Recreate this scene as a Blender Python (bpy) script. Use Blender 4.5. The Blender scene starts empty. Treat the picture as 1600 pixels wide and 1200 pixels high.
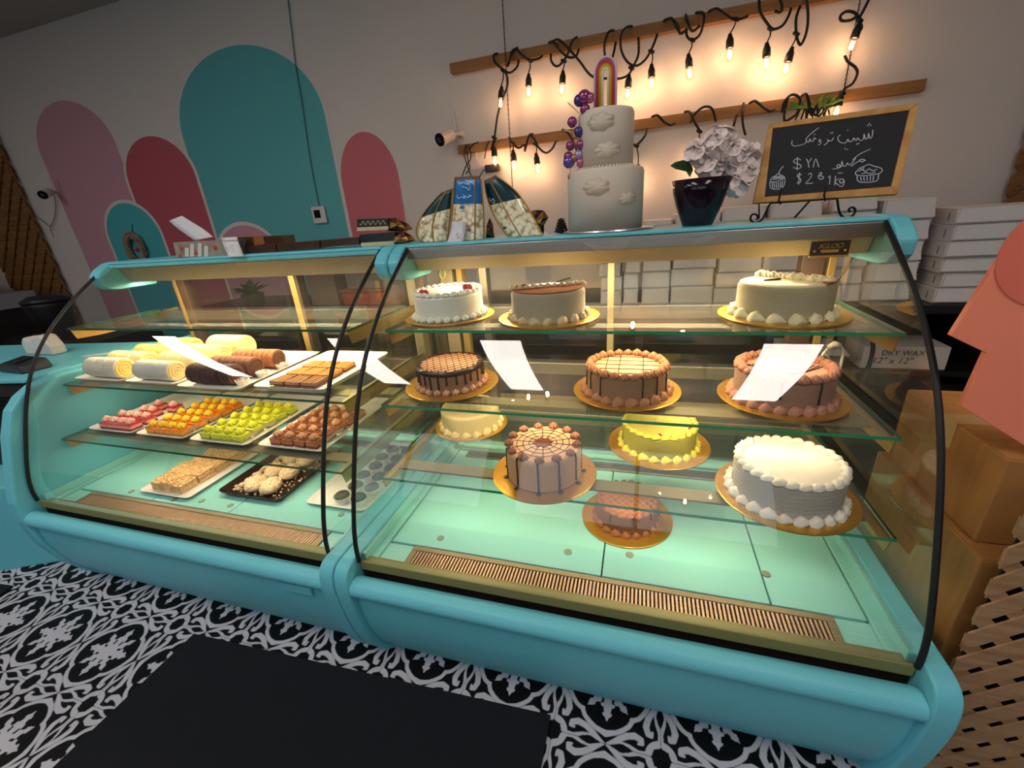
import bpy, bmesh, math, random
import numpy as np
from mathutils import Vector, Matrix
random.seed(7)
PI = math.pi
sc = bpy.context.scene
COL = sc.collection

# ------------------------------------------------------------------ camera
F_PX = 656.084
PITCH, ROLL, YAW, CAM_H = [math.radians(a) for a in (21.7344, -4.3304, 17.8659)] + [1.325]
FW = Vector((-math.sin(YAW)*math.cos(PITCH), math.cos(YAW)*math.cos(PITCH), -math.sin(PITCH)))
_r = Vector((math.cos(YAW), math.sin(YAW), 0)); _u = _r.cross(FW)
RT = _r*math.cos(ROLL) + _u*math.sin(ROLL)
UP = -_r*math.sin(ROLL) + _u*math.cos(ROLL)
cd = bpy.data.cameras.new('camera'); cam = bpy.data.objects.new('camera', cd); COL.objects.link(cam)
cd.sensor_width = 36; cd.lens = F_PX/1600*36; cd.clip_start = .02
m = Matrix((RT, UP, -FW)).transposed().to_4x4(); m.translation = (0, 0, CAM_H)
cam.matrix_world = m
sc.camera = cam
# ------------------------------------------------------------------ light, exposure
w = bpy.data.worlds.new('room_air'); sc.world = w; w.use_nodes = True
w.node_tree.nodes['Background'].inputs[0].default_value = (.80, .90, 1, 1)
w.node_tree.nodes['Background'].inputs[1].default_value = .95
sc.view_settings.view_transform = 'Standard'; sc.view_settings.look = 'None'
sc.view_settings.gamma = 1; sc.view_settings.use_curve_mapping = False
sc.view_settings.exposure = .34
sc.cycles.transparent_max_bounces = 32
sc.cycles.max_bounces = 8; sc.cycles.glossy_bounces = 5; sc.cycles.diffuse_bounces = 3
sc.cycles.caustics_reflective = False; sc.cycles.caustics_refractive = False
sc.cycles.sample_clamp_indirect = 4
PANEL_POWER = 9.5      # radiance of the four ceiling panels
LED_POWER = 13.0        # watts of each display case lamp
SHELF_LED = 1.35         # watts of the LED strip under each shelf
BULB_POWER = .55        # watts of each string bulb

def ray(px, py):
    return FW + RT*((px-800)/F_PX) - UP*((py-600)/F_PX)
C0 = Vector((0, 0, CAM_H))
def atY(px, py, Y): g = ray(px, py); return C0 + g*(Y/g.y)
def atZ(px, py, Z): g = ray(px, py); return C0 + g*((Z-CAM_H)/g.z)
def atX(px, py, X): g = ray(px, py); return C0 + g*(X/g.x)
def onP(px, py, p, n):
    g = ray(px, py); return C0 + g*((Vector(p)-C0).dot(n)/g.dot(n))

# ------------------------------------------------------------------ materials
def lin(h):
    h = h.lstrip('#'); r = []
    for i in (0, 2, 4):
        c = int(h[i:i+2], 16)/255; r.append(c/12.92 if c <= .04045 else ((c+.055)/1.055)**2.4)
    return tuple(r)+(1,)
MATS = {}
def M(name, color='#888888', rough=.5, metal=0, bump=0, bscale=40, vary=0, vscale=5, emit=None, estr=0, spec=.5, coat=0, sss=0, stretch=None, color2=None, trans=0):
    if name in MATS: return MATS[name]
    m = bpy.data.materials.new(name); m.use_nodes = True; nt = m.node_tree; b = nt.nodes['Principled BSDF']
    c = lin(color) if isinstance(color, str) else tuple(color)+(1,)
    b.inputs['Base Color'].default_value = c; b.inputs['Roughness'].default_value = rough; b.inputs['Metallic'].default_value = metal
    b.inputs['Specular IOR Level'].default_value = spec; b.inputs['Coat Weight'].default_value = coat
    if trans: b.inputs['Transmission Weight'].default_value = trans
    if sss:
        b.inputs['Subsurface Weight'].default_value = sss; b.inputs['Subsurface Radius'].default_value = (.02, .015, .01); b.inputs['Subsurface Scale'].default_value = .5
    if emit:
        b.inputs['Emission Color'].default_value = lin(emit); b.inputs['Emission Strength'].default_value = estr
    if vary or bump or color2:
        tc = nt.nodes.new('ShaderNodeTexCoord'); mp = nt.nodes.new('ShaderNodeMapping'); nt.links.new(tc.outputs['Object'], mp.inputs[0])
        if stretch: mp.inputs['Scale'].default_value = stretch
    if vary or color2:
        n = nt.nodes.new('ShaderNodeTexNoise'); n.inputs['Scale'].default_value = vscale; n.inputs['Detail'].default_value = 5
        nt.links.new(mp.outputs[0], n.inputs['Vector'])
        r = nt.nodes.new('ShaderNodeValToRGB'); nt.links.new(n.outputs['Fac'], r.inputs[0])
        c2 = lin(color2) if color2 else tuple(x*(1-vary) for x in c[:3])+(1,)
        r.color_ramp.elements[0].position = .3; r.color_ramp.elements[1].position = .7
        r.color_ramp.elements[0].color = c2; r.color_ramp.elements[1].color = c
        nt.links.new(r.outputs[0], b.inputs['Base Color'])
    if bump:
        n = nt.nodes.new('ShaderNodeTexNoise'); n.inputs['Scale'].default_value = bscale; n.inputs['Detail'].default_value = 4
        nt.links.new(mp.outputs[0], n.inputs['Vector'])
        bp = nt.nodes.new('ShaderNodeBump'); bp.inputs['Strength'].default_value = bump; bp.inputs['Distance'].default_value = .004
        nt.links.new(n.outputs['Fac'], bp.inputs['Height']); nt.links.new(bp.outputs[0], b.inputs['Normal'])
    MATS[name] = m; return m

def glass(name, tint=(.95, .975, .96), double=True, dirt=0, boost=1.0):
    if name in MATS: return MATS[name]
    m = bpy.data.materials.new(name); m.use_nodes = True; nt = m.node_tree; N = nt.nodes; L = nt.links
    N.clear(); out = N.new('ShaderNodeOutputMaterial'); mx = N.new('ShaderNodeMixShader')
    tr = N.new('ShaderNodeBsdfTransparent'); gl = N.new('ShaderNodeBsdfGlossy')
    tr.inputs[0].default_value = tuple(tint)+(1,); gl.inputs['Roughness'].default_value = 0.0; gl.inputs[0].default_value = (1, 1, 1, 1)
    lw = N.new('ShaderNodeLayerWeight'); lw.inputs[0].default_value = .5
    p = N.new('ShaderNodeMath'); p.operation = 'POWER'; p.inputs[1].default_value = 5; L.new(lw.outputs['Facing'], p.inputs[0])
    a = N.new('ShaderNodeMath'); a.operation = 'MULTIPLY_ADD'; a.inputs[1].default_value = .96; a.inputs[2].default_value = .042; L.new(p.outputs[0], a.inputs[0])
    s = N.new('ShaderNodeMath'); s.operation = 'MULTIPLY'; s.inputs[1].default_value = (1.9 if double else 1.0)*boost; s.use_clamp = True
    L.new(a.outputs[0], s.inputs[0]); L.new(s.outputs[0], mx.inputs[0]); L.new(tr.outputs[0], mx.inputs[1]); L.new(gl.outputs[0], mx.inputs[2])
    if dirt:
        df = N.new('ShaderNodeBsdfDiffuse'); df.inputs[0].default_value = (.8, .8, .75, 1); m2 = N.new('ShaderNodeMixShader')
        tc = N.new('ShaderNodeTexCoord'); n = N.new('ShaderNodeTexNoise'); n.inputs['Scale'].default_value = 6; n.inputs['Detail'].default_value = 8
        L.new(tc.outputs['Object'], n.inputs['Vector'])
        q = N.new('ShaderNodeMath'); q.operation = 'MULTIPLY'; q.inputs[1].default_value = dirt; L.new(n.outputs['Fac'], q.inputs[0])
        L.new(q.outputs[0], m2.inputs[0]); L.new(mx.outputs[0], m2.inputs[1]); L.new(df.outputs[0], m2.inputs[2]); L.new(m2.outputs[0], out.inputs[0])
    else: L.new(mx.outputs[0], out.inputs[0])
    MATS[name] = m; return m

def wood(name, c1, c2, scale=(3, 60, 60), rough=.6):
    return M(name, c1, rough, color2=c2, vscale=1.2, stretch=scale, bump=.25, bscale=4)

# ------------------------------------------------------------------ mesh builder
class MB:
    def __init__(s): s.v = []; s.f = []; s.m = []
    def add(s, vs, fs, mi=0):
        b = len(s.v); s.v += [Vector(v) for v in vs]; s.f += [tuple(b+i for i in f) for f in fs]; s.m += [mi]*len(fs); return s
    def box(s, a, b, mi=0):
        x0, y0, z0 = a; x1, y1, z1 = b
        return s.add([(x0, y0, z0), (x1, y0, z0), (x1, y1, z0), (x0, y1, z0), (x0, y0, z1), (x1, y0, z1), (x1, y1, z1), (x0, y1, z1)],
                     [(0, 3, 2, 1), (4, 5, 6, 7), (0, 1, 5, 4), (1, 2, 6, 5), (2, 3, 7, 6), (3, 0, 4, 7)], mi)
    def hexa(s, bot, top, mi=0):
        return s.add(list(bot)+list(top), [(0, 3, 2, 1), (4, 5, 6, 7), (0, 1, 5, 4), (1, 2, 6, 5), (2, 3, 7, 6), (3, 0, 4, 7)], mi)
    def obox(s, c, size, rot=0, mi=0, tilt=0):
        R = Matrix.Rotation(rot, 3, 'Z') @ Matrix.Rotation(tilt, 3, 'X'); hx, hy, hz = [q/2 for q in size]; c = Vector(c)
        vs = [c + R @ Vector((sx*hx, sy*hy, sz*hz)) for sz in (-1, 1) for sx, sy in ((-1, -1), (1, -1), (1, 1), (-1, 1))]
        return s.hexa(vs[:4], vs[4:], mi)
    def prism(s, poly, d, mi=0, side=None):
        n = len(poly); d = Vector(d); poly = [Vector(p) for p in poly]
        s.add(poly+[p+d for p in poly], [tuple(range(n-1, -1, -1)), tuple(range(n, 2*n))], mi)
        b = len(s.v)-2*n
        for i in range(n): s.f.append((b+i, b+(i+1) % n, b+n+(i+1) % n, b+n+i)); s.m.append(mi if side is None else side)
        return s
    def tube(s, pts, r, n=8, mi=0, cap=True, closed=False):
        pts = [Vector(p) for p in pts]; k = len(pts); rs = r if hasattr(r, '__len__') else [r]*k
        b = len(s.v); prev = None
        for i, p in enumerate(pts):
            t = (pts[(i+1) % k]-pts[i-1]) if closed else (pts[min(i+1, k-1)]-pts[max(i-1, 0)])
            if t.length < 1e-9: t = Vector((0, 0, 1))
            t.normalize()
            if prev is None:
                a = Vector((0, 0, 1)) if abs(t.z) < .9 else Vector((1, 0, 0)); nx = t.cross(a).normalized()
            else:
                nx = (prev-t*prev.dot(t))
                nx = nx.normalized() if nx.length > 1e-6 else t.orthogonal().normalized()
            prev = nx; ny = t.cross(nx)
            for j in range(n):
                a = 2*PI*j/n; s.v.append(p+nx*(math.cos(a)*rs[i])+ny*(math.sin(a)*rs[i]))
        for i in range(k if closed else k-1):
            i2 = (i+1) % k
            for j in range(n): s.f.append((b+i*n+j, b+i*n+(j+1) % n, b+i2*n+(j+1) % n, b+i2*n+j)); s.m.append(mi)
        if cap and not closed:
            s.f.append(tuple(b+j for j in range(n-1, -1, -1))); s.f.append(tuple(b+(k-1)*n+j for j in range(n))); s.m += [mi, mi]
        return s
    def lathe(s, prof, c=(0, 0, 0), n=32, mi=0, cap=True, fn=None, mis=None):
        c = Vector(c); b = len(s.v); k = len(prof)
        for i, (r, z) in enumerate(prof):
            for j in range(n):
                a = 2*PI*j/n; q = fn(r, z, a, i) if fn else r
                s.v.append(c+Vector((q*math.cos(a), q*math.sin(a), z)))
        for i in range(k-1):
            for j in range(n): s.f.append((b+i*n+j, b+i*n+(j+1) % n, b+(i+1)*n+(j+1) % n, b+(i+1)*n+j)); s.m.append(mis[i] if mis else mi)
        if cap:
            s.f.append(tuple(b+j for j in range(n-1, -1, -1))); s.m.append(mis[0] if mis else mi)
            s.f.append(tuple(b+(k-1)*n+j for j in range(n))); s.m.append(mis[-1] if mis else mi)
        return s
    def ball(s, c, r, n=12, mi=0, sc=(1, 1, 1)):
        c = Vector(c); k = max(4, n//2); b = len(s.v)
        for i in range(k+1):
            t = PI*i/k
            for j in range(n):
                a = 2*PI*j/n; s.v.append(c+Vector((r*sc[0]*math.sin(t)*math.cos(a), r*sc[1]*math.sin(t)*math.sin(a), -r*sc[2]*math.cos(t))))
        for i in range(k):
            for j in range(n): s.f.append((b+i*n+j, b+i*n+(j+1) % n, b+(i+1)*n+(j+1) % n, b+(i+1)*n+j)); s.m.append(mi)
        return s
    def grid(s, fn, nu, nv, mi=0):
        b = len(s.v)
        for j in range(nv+1):
            for i in range(nu+1): s.v.append(Vector(fn(i/nu, j/nv)))
        for j in range(nv):
            for i in range(nu): q = b+j*(nu+1)+i; s.f.append((q, q+1, q+nu+2, q+nu+1)); s.m.append(mi)
        return s
    def mesh(s, name, mats, origin=(0, 0, 0), smooth=False, merge=False):
        me = bpy.data.meshes.new(name); o = Vector(origin)
        me.from_pydata([tuple(v-o) for v in s.v], [], s.f)
        for m in (mats if isinstance(mats, (list, tuple)) else [mats]): me.materials.append(m)
        me.polygons.foreach_set('material_index', s.m)
        if smooth: me.polygons.foreach_set('use_smooth', [True]*len(s.f))
        me.update()
        bm = bmesh.new(); bm.from_mesh(me)
        if merge: bmesh.ops.remove_doubles(bm, verts=bm.verts, dist=1e-5)
        bmesh.ops.recalc_face_normals(bm, faces=bm.faces); bm.to_mesh(me); bm.free()
        return me
ORG = {}
def thing(name, label, cat, loc=(0, 0, 0), group=None):
    o = bpy.data.objects.new(name, None); o.empty_display_size = .05; COL.objects.link(o); o.location = loc
    ORG[o] = Vector(loc); o['label'] = label; o['category'] = cat
    if group: o['group'] = group
    return o
def finish(o, bevel=0, seg=2, smooth=False, sub=0, auto=False):
    if bevel:
        b = o.modifiers.new('bevel', 'BEVEL'); b.width = bevel; b.segments = seg; b.limit_method = 'ANGLE'; b.angle_limit = math.radians(35)
        b.harden_normals = False
    if sub: q = o.modifiers.new('subdivision', 'SUBSURF'); q.levels = sub; q.render_levels = sub
def part(name, mb, mat, parent, bevel=0, smooth=False, sub=0, label=None, merge=False, kind=None):
    org = ORG[parent]; o = bpy.data.objects.new(name, mb.mesh(name, mat, org, smooth, merge)); COL.objects.link(o); o.parent = parent; ORG[o] = org
    finish(o, bevel, sub=sub)
    if label: o['label'] = label
    if kind: o['kind'] = kind
    return o
def solo(name, mb, mat, label, cat, loc, group=None, bevel=0, smooth=False, sub=0, kind=None, merge=False):
    o = bpy.data.objects.new(name, mb.mesh(name, mat, loc, smooth, merge)); COL.objects.link(o); o.location = loc; ORG[o] = Vector(loc)
    if label: o['label'] = label
    if cat: o['category'] = cat
    if group: o['group'] = group
    if kind: o['kind'] = kind
    finish(o, bevel, sub=sub); return o
def struct(name, mb, mat, bevel=0, smooth=False, parent=None, loc=(0, 0, 0)):
    if parent is not None: return part(name, mb, mat, parent, bevel, smooth)
    o = solo(name, mb, mat, None, None, loc, bevel=bevel, smooth=smooth, kind='structure'); return o
def inst(name, mesh, parent, world, rotz=0, scale=1, rot=None):
    """a part that shares mesh data; world = position of the mesh origin"""
    o = bpy.data.objects.new(name, mesh); COL.objects.link(o); o.parent = parent
    o.location = Vector(world)-ORG[parent]; o.rotation_euler = rot or (0, 0, rotz)
    o.scale = scale if hasattr(scale, '__len__') else (scale,)*3; ORG[o] = Vector(world); return o
def dup(root, loc, rotz=0, label=None, group=None, scale=None):
    r = root.copy(); COL.objects.link(r); r.location = loc; r.rotation_euler = (0, 0, rotz)
    if scale: r.scale = (scale,)*3
    if label: r['label'] = label
    if group: r['group'] = group
    for ch in list(root.children):
        c = ch.copy(); COL.objects.link(c); c.parent = r
        for g in list(ch.children): d_ = g.copy(); COL.objects.link(d_); d_.parent = c
    return r
def spline(pts, n=6):
    pts = [Vector(p) for p in pts]; out = []
    for i in range(len(pts)-1):
        p0 = pts[max(i-1, 0)]; p1 = pts[i]; p2 = pts[i+1]; p3 = pts[min(i+2, len(pts)-1)]
        for k in range(n):
            t = k/n; out.append(.5*((2*p1)+(p2-p0)*t+(2*p0-5*p1+4*p2-p3)*t*t+(3*p1-p0-3*p2+p3)*t**3))
    return out+[pts[-1]]

# ================================================================== ROOM
YW = 2.9; ZC = 2.95
m_wall = M('wall_paint', '#e2d8d2', .75, bump=.15, bscale=90)
m_ceil = M('ceiling_paint', '#bdb6ad', .85, bump=.1, bscale=60)
struct('wall_back', MB().box((-7.6, YW, 0), (3.2, YW+.12, ZC)), m_wall)
struct('wall_left', MB().box((-7.72, -3.6, 0), (-7.6, YW+.12, ZC)), m_wall)
struct('wall_right', MB().box((3.2, -3.6, 0), (3.32, YW+.12, ZC)), m_wall)
mb = MB().box((-7.72, -3.72, 0), (3.32, -3.6, .55)).box((-7.72, -3.72, 2.35), (3.32, -3.6, ZC))
for a, b in ((-7.72, -4.4), (-1.9, -1.5), (1.6, 3.32)): mb.box((a, -3.72, .55), (b, -3.6, 2.35))
struct('wall_front', mb, M('wall_paint_front', '#8a8078', .8))
for i, (a, b) in enumerate(((-4.4, -1.9), (-1.5, 1.6))):  # unseen windows, added so sky light fills the case fronts
    o = struct('window_%d' % (i+1), MB().box((a, -3.68, .55), (b, -3.64, .60)).box((a, -3.68, 2.30), (b, -3.64, 2.35)).box((a, -3.68, .60), (a+.05, -3.64, 2.30)).box((b-.05, -3.68, .60), (b, -3.64, 2.30)).box(((a+b)/2-.025, -3.68, .60), ((a+b)/2+.025, -3.64, 2.30)), M('window_frame', '#3a3a3c', .5))
    part('pane', MB().add([(a+.05, -3.66, .6), (b-.05, -3.66, .6), (b-.05, -3.66, 2.3), (a+.05, -3.66, 2.3)], [(0, 1, 2, 3)]), glass('window_glass', (.95, .97, .97)), o)
    pd = bpy.data.lights.new('window_portal', 'AREA'); pd.shape = 'RECTANGLE'; pd.size = b-a; pd.size_y = 1.8; pd.cycles.is_portal = True
    po = bpy.data.objects.new('window_portal', pd); COL.objects.link(po); po.location = ((a+b)/2, -3.75, 1.45); po.rotation_euler = (PI/2, 0, 0)
struct('ceiling', MB().box((-7.72, -3.72, ZC), (3.32, YW+.12, ZC+.1)), m_ceil)

# ---- floor: patterned black and white tiles
def tile_field(n):
    g = (np.arange(n+1)/n-.5); A, B = np.meshgrid(g, g, indexing='ij')
    a = np.abs(A); b = np.abs(B); sw = b > a; a, b = np.where(sw, b, a), np.where(sw, a, b)      # a >= b, star in the centre
    val = np.full(A.shape, -1.0)
    def put(v, white):                       # v > 0 inside
        nonlocal val
        v = np.clip(v*30, -1, 1)
        val = np.maximum(val, v) if white else np.minimum(val, -v)
    def seg(px, py, pts, w):
        best = np.full(A.shape, -9.0)
        for (x0, y0, w0), (x1, y1, w1) in zip(pts[:-1], pts[1:]):
            dx, dy = x1-x0, y1-y0; t = np.clip(((px-x0)*dx+(py-y0)*dy)/(dx*dx+dy*dy), 0, 1)
            best = np.maximum(best, (w0+(w1-w0)*t)-np.hypot(px-x0-t*dx, py-y0-t*dy))
        return best
    # star: leaf petals on axes and diagonals
    def leaf(t, s, L, W, k):
        prof = W*np.sin(np.clip(t/L, 0, 1)*PI)**.8*(1+.35*np.where((t*k) % 1 > .5, 1, -.6)); return np.where((t > 0) & (t < L), prof-np.abs(s), -1)
    put(leaf(a, b, .31, .05, 11), True)
    c = (a+b)/math.sqrt(2); dgl = (a-b)/math.sqrt(2)
    put(leaf(c, dgl, .285, .034, 12), True)
    r = np.hypot(a, b); put(.075-r, True)
    ang = np.arctan2(b, a)                  # 0..45 deg
    # ring with lobes on the axes and notches on the diagonals
    pts = [(.415, 0, .030), (.40, .05, .024), (.383, .10, .021), (.35, .155, .021), (.305, .21, .021), (.262, .235, .021), (.238, .238, .021)]
    put(seg(a, b, pts, 0), True)
    # everything round the tile corner (P, Q measured from the corner)
    P = .5-np.abs(A); Q = .5-np.abs(B); sw = P > Q; p = np.where(sw, Q, P); q = np.where(sw, P, Q)  # q is along the arm, p across
    crown = [(0, .485, .012), (.03, .435, .018), (.074, .37, .024), (.112, .30, .028), (.130, .235, .030), (.112, .175, .026), (.082, .165, .020), (.070, .20, .010)]
    put(seg(p, q, crown, 0), True)
    put(seg(p, q, [(0, .10, .026), (0, .2, .020), (.034, .285, .014), (.045, .36, .010), (.02, .43, .01)], 0), True)
    put(.03-np.hypot(p-.05, q-.05)*0-np.abs(np.hypot(P, Q)-.110), True)
    put(.036-(p+np.abs(q-.335)*.55), False)                       # dark leaf in the crown
    rr = np.hypot(P, Q); th = np.arctan2(Q, P)
    put(.072+.018*np.cos(8*th)-rr, False)
    return val
NT = 88; TS = .284
fld = tile_field(NT)
me = bpy.data.meshes.new('tile'); g = (np.arange(NT+1)/NT-.5)*(TS-.0012)
X, Y = np.meshgrid(g, g, indexing='ij'); top = np.stack([X.ravel(), Y.ravel(), np.full(X.size, .004)], 1)
idx = np.arange((NT+1)**2).reshape(NT+1, NT+1)
q = np.stack([idx[:-1, :-1], idx[1:, :-1], idx[1:, 1:], idx[:-1, 1:]], -1).reshape(-1, 4)
me.from_pydata(top.tolist(), [], q.tolist())
at = me.attributes.new('ink', 'FLOAT', 'POINT'); at.data.foreach_set('value', fld.ravel().astype(np.float32))
m_tile = bpy.data.materials.new('patterned_tile'); m_tile.use_nodes = True; nt = m_tile.node_tree; b = nt.nodes['Principled BSDF']
an = nt.nodes.new('ShaderNodeAttribute'); an.attribute_name = 'ink'
mr = nt.nodes.new('ShaderNodeMapRange'); mr.inputs[1].default_value = -.12; mr.inputs[2].default_value = .12
nt.links.new(an.outputs['Fac'], mr.inputs[0])
mx = nt.nodes.new('ShaderNodeMix'); mx.data_type = 'RGBA'; nt.links.new(mr.outputs[0], mx.inputs['Factor'])
mx.inputs['A'].default_value = lin('#08090c'); mx.inputs['B'].default_value = lin('#c2c2cc'); nt.links.new(mx.outputs['Result'], b.inputs['Base Color'])
b.inputs['Roughness'].default_value = .5; b.inputs['Specular IOR Level'].default_value = .18
me.materials.append(m_tile)
floor = struct('floor', MB().box((-7.72, -3.72, -.08), (3.32, YW+.12, 0)), M('floor_grout', '#1a1a1e', .8))
sx, sy = -2.03, .558
for i in range(-5, 12):
    for j in range(-4, 3):
        x, y = sx+i*TS, sy+j*TS
        if x < -3.4 or x > 1.1: continue
        inst('tile', me, floor, (x, y, 0))
# rest of the tiled floor, outside the view of single tiles
# ---- mats
m_mat = M('mat_carpet', '#1e2026', .95, bump=.8, bscale=400, spec=.2)
def floor_mat(c, label, loc, th=.008):
    solo('floor_mat', MB().prism([Vector(p) for p in c], (0, 0, th)), m_mat, label, 'mat', loc)
a = atZ(303, 990, .012); b_ = atZ(860, 1117, .012)
d = (b_-a).normalized(); n = Vector((d.y, -d.x, 0))
floor_mat([(a.x, a.y, .0045), (a.x, a.y-1.1, .0045), (b_.x, a.y-1.1, .0045), (b_.x, b_.y, .0045)], 'large black carpeted mat lying in front of the display cases', (a.x, a.y-.6, 0))
c = atZ(20, 915, .012)
floor_mat([(c.x, c.y, .0045), (c.x-1.0, c.y-.1, .0045), (c.x-.6, c.y-1.2, .0045), (c.x+.25, c.y-.95, .0045)], 'black mat at the left edge beyond the tiles', (c.x-.4, c.y-.5, 0))

# ---- ceiling light panels (their mirror images show in the curved glass)
m_frame = M('panel_frame', '#d8d8d8', .5)
m_panel = M('panel_light', '#ffffff', .5, emit='#fff5ec', estr=PANEL_POWER)
for x, lab in ((.94, 'long ceiling light panel over the right display case'), (-1.02, 'long ceiling light panel over the joint of the cases'),
               (-2.45, 'long ceiling light panel over the left display case'), (-4.6, 'long ceiling light panel at the far left')):
    t = thing('ceiling_light', lab, 'ceiling light', (x, -.45, ZC))
    part('frame', MB().box((x-.19, -1.27, ZC-.012), (x+.19, -1.24, ZC)).box((x-.19, .33, ZC-.012), (x+.19, .36, ZC)).box((x-.19, -1.24, ZC-.012), (x-.165, .33, ZC)).box((x+.165, -1.24, ZC-.012), (x+.19, .33, ZC)), m_frame, t)
    part('diffuser', MB().box((x-.165, -1.24, ZC-.008), (x+.165, .33, ZC-.002)), m_panel, t)

# ---- painted arches on the wall
def arch_pts(x0, x1, zs, zt, z0=0, n=24, skew=0):
    cx = (x0+x1)/2; r = (x1-x0)/2; out = [(x0, z0), (x1, z0), (x1, zs+skew)]
    for i in range(1, n):
        a = PI*i/n; out.append((cx+r*math.cos(a), zs+skew*(1+math.cos(a))/2+(zt-zs-skew*.5)*math.sin(a)))
    out.append((x0, zs)); return out
arches = []
def arch(name, x0, x1, zs, zt, color, layer, label, border=True, skew=0):
    y = YW-.0015*layer
    t = MB()
    t.prism([(x, y, z) for x, z in arch_pts(x0, x1, zs, zt, .0, skew=skew)], (0, -.0012, 0))
    o = solo('painted_arch', t, M('paint_'+name, color, .7, bump=.1, bscale=90), label, 'mural', ((x0+x1)/2, YW, 0))
    if border:
        k = .028; part('outline', MB().prism([(x, y, z) for x, z in arch_pts(x0-k, x1+k, zs, zt+k, .0, skew=skew)], (0, -.0006, 0)), m_wall, o)
    return o
arch('rose_far', -5.17, -4.21, 2.10, 2.47, '#cf9aa6', 1, 'dusty pink painted arch at the far left of the wall', border=False)
arch('teal_big', -3.47, -2.14, 2.06, 2.55, '#5fb4bb', 1, 'tall teal painted arch, the biggest on the wall')
arch('rose_right', -2.11, -1.645, 1.62, 1.93, '#d4707c', 2, 'rose painted arch just right of the tall teal arch', border=False, skew=0)
arch('rose_mid', -4.22, -3.46, 1.80, 2.12, '#bf5866', 3, 'deep rose painted arch between the pink and the teal arch')
arch('teal_small', -4.72, -4.06, 1.38, 1.67, '#4ab2bd', 5, 'small teal painted arch behind the wreath')
arch('rose_small', -3.47, -2.82, 1.14, 1.41, '#cf93a4', 5, 'low pink painted arch overlapping the tall teal arch')

# ---- lattice panels
m_lat = wood('lattice_wood', '#9a6a35', '#6d4520', (2, 40, 40))
m_lat2 = wood('lattice_wood_pale', '#b8926c', '#96704c', (3, 50, 50))
def lattice(name, label, x0, x1, z0, z1, y, pitch, width, th, mat, cat='lattice panel', first=1, rear=None):
    t = thing(name, label, cat, ((x0+x1)/2, y, z0))
    cnt = 0
    for layer, s in ((0, first), (1, -first)):
        yy = y+layer*th; k = z0-(x1-x0)
        rng = np.arange(z0-(x1-x0)-pitch, z1+(x1-x0)+pitch, pitch*math.sqrt(2))
        mb_all = MB()
        for c in rng:
            # line z = c + s*(x-x0) (s=1) or z = c - (x-x0)
            hw = (rear if rear and layer else width)/2*math.sqrt(2); poly = []
            # clip the strip to the rectangle by sutherland-hodgman
            P = [(x0-1, c-s-hw), (x1+1, c+s*(x1-x0+1)-hw), (x1+1, c+s*(x1-x0+1)+hw), (x0-1, c-s+hw)]
            for ax, lim, sg in ((0, x0, 1), (0, x1, -1), (1, z0, 1), (1, z1, -1)):
                Q = []
                for i in range(len(P)):
                    A, B = P[i-1], P[i]; ia = (A[ax]-lim)*sg >= 0; ib = (B[ax]-lim)*sg >= 0
                    if ia != ib:
                        tt = (lim-A[ax])/(B[ax]-A[ax]); Q.append((A[0]+(B[0]-A[0])*tt, A[1]+(B[1]-A[1])*tt))
                    if ib: Q.append(B)
                P = Q
                if not P: break
            if len(P) < 3: continue
            ar = abs(sum(P[i-1][0]*P[i][1]-P[i][0]*P[i-1][1] for i in range(len(P))))/2
            if ar < 2e-5: continue
            part('slat', MB().prism([(p[0], yy+random.uniform(-.0006, .0006), p[1]) for p in P], (0, th*.95, 0)), mat, t); cnt += 1
    return t
lattice('wooden_lattice', 'brown diagonal wooden lattice at the far left of the back wall', -6.42, -5.58, .05, 2.6, 2.84, .115, .084, .014, m_lat)
lattice('wooden_lattice', 'brown diagonal wooden lattice on the wall at the right edge', 1.70, 2.5, .86, 2.7, 2.84, .085, .058, .012, m_lat)
tl = lattice('wooden_lattice', 'pale diagonal wooden lattice panel at the lower right corner', .648, 1.35, 0, .80, .80, .051, .034, .004, m_lat2, rear=.027)
part('back_board', MB().box((.67, .820, 0), (1.35, .824, .78)), M('dark_back', '#15100c', .9), tl)  # dark sheet added behind the slats, its colour stands in for shade in the holes

# ---- rails with string lights
m_rail = wood('rail_wood', '#a8763f', '#8a5c2e', (2, 30, 30))
def rail(z0, z1, x0, x1, label):
    t = thing('wooden_rail', label, 'rail', ((x0+x1)/2, YW-.02, z0))
    n = 5
    for i in range(n):          # butt-jointed staves
        a = x0+(x1-x0)*i/n; b = x0+(x1-x0)*(i+1)/n; za = z0+(z1-z0)*i/n; zb = z0+(z1-z0)*(i+1)/n
        mb = MB().hexa([(a, YW-.045, za-.05), (b-.001, YW-.045, zb-.05), (b-.001, YW-.001, zb-.05), (a, YW-.001, za-.05)],
                       [(a, YW-.045, za), (b-.001, YW-.045, zb), (b-.001, YW-.001, zb), (a, YW-.001, za)])
        part('stave', mb, m_rail, t, bevel=.001)
    return t
L1 = atY(702, 99, YW-.045); R1 = atY(1060, 27, YW-.045); sl = (R1.z-L1.z)/(R1.x-L1.x)
rail(L1.z, L1.z+sl*(1.15-L1.x), L1.x, 1.15, 'upper wooden rail carrying the string lights')
L2 = atY(714.5, 227, YW-.045); R2 = atY(1450, 122, YW-.045)
rail(L2.z, R2.z, L2.x, R2.x, 'lower wooden rail carrying the string lights')

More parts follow.
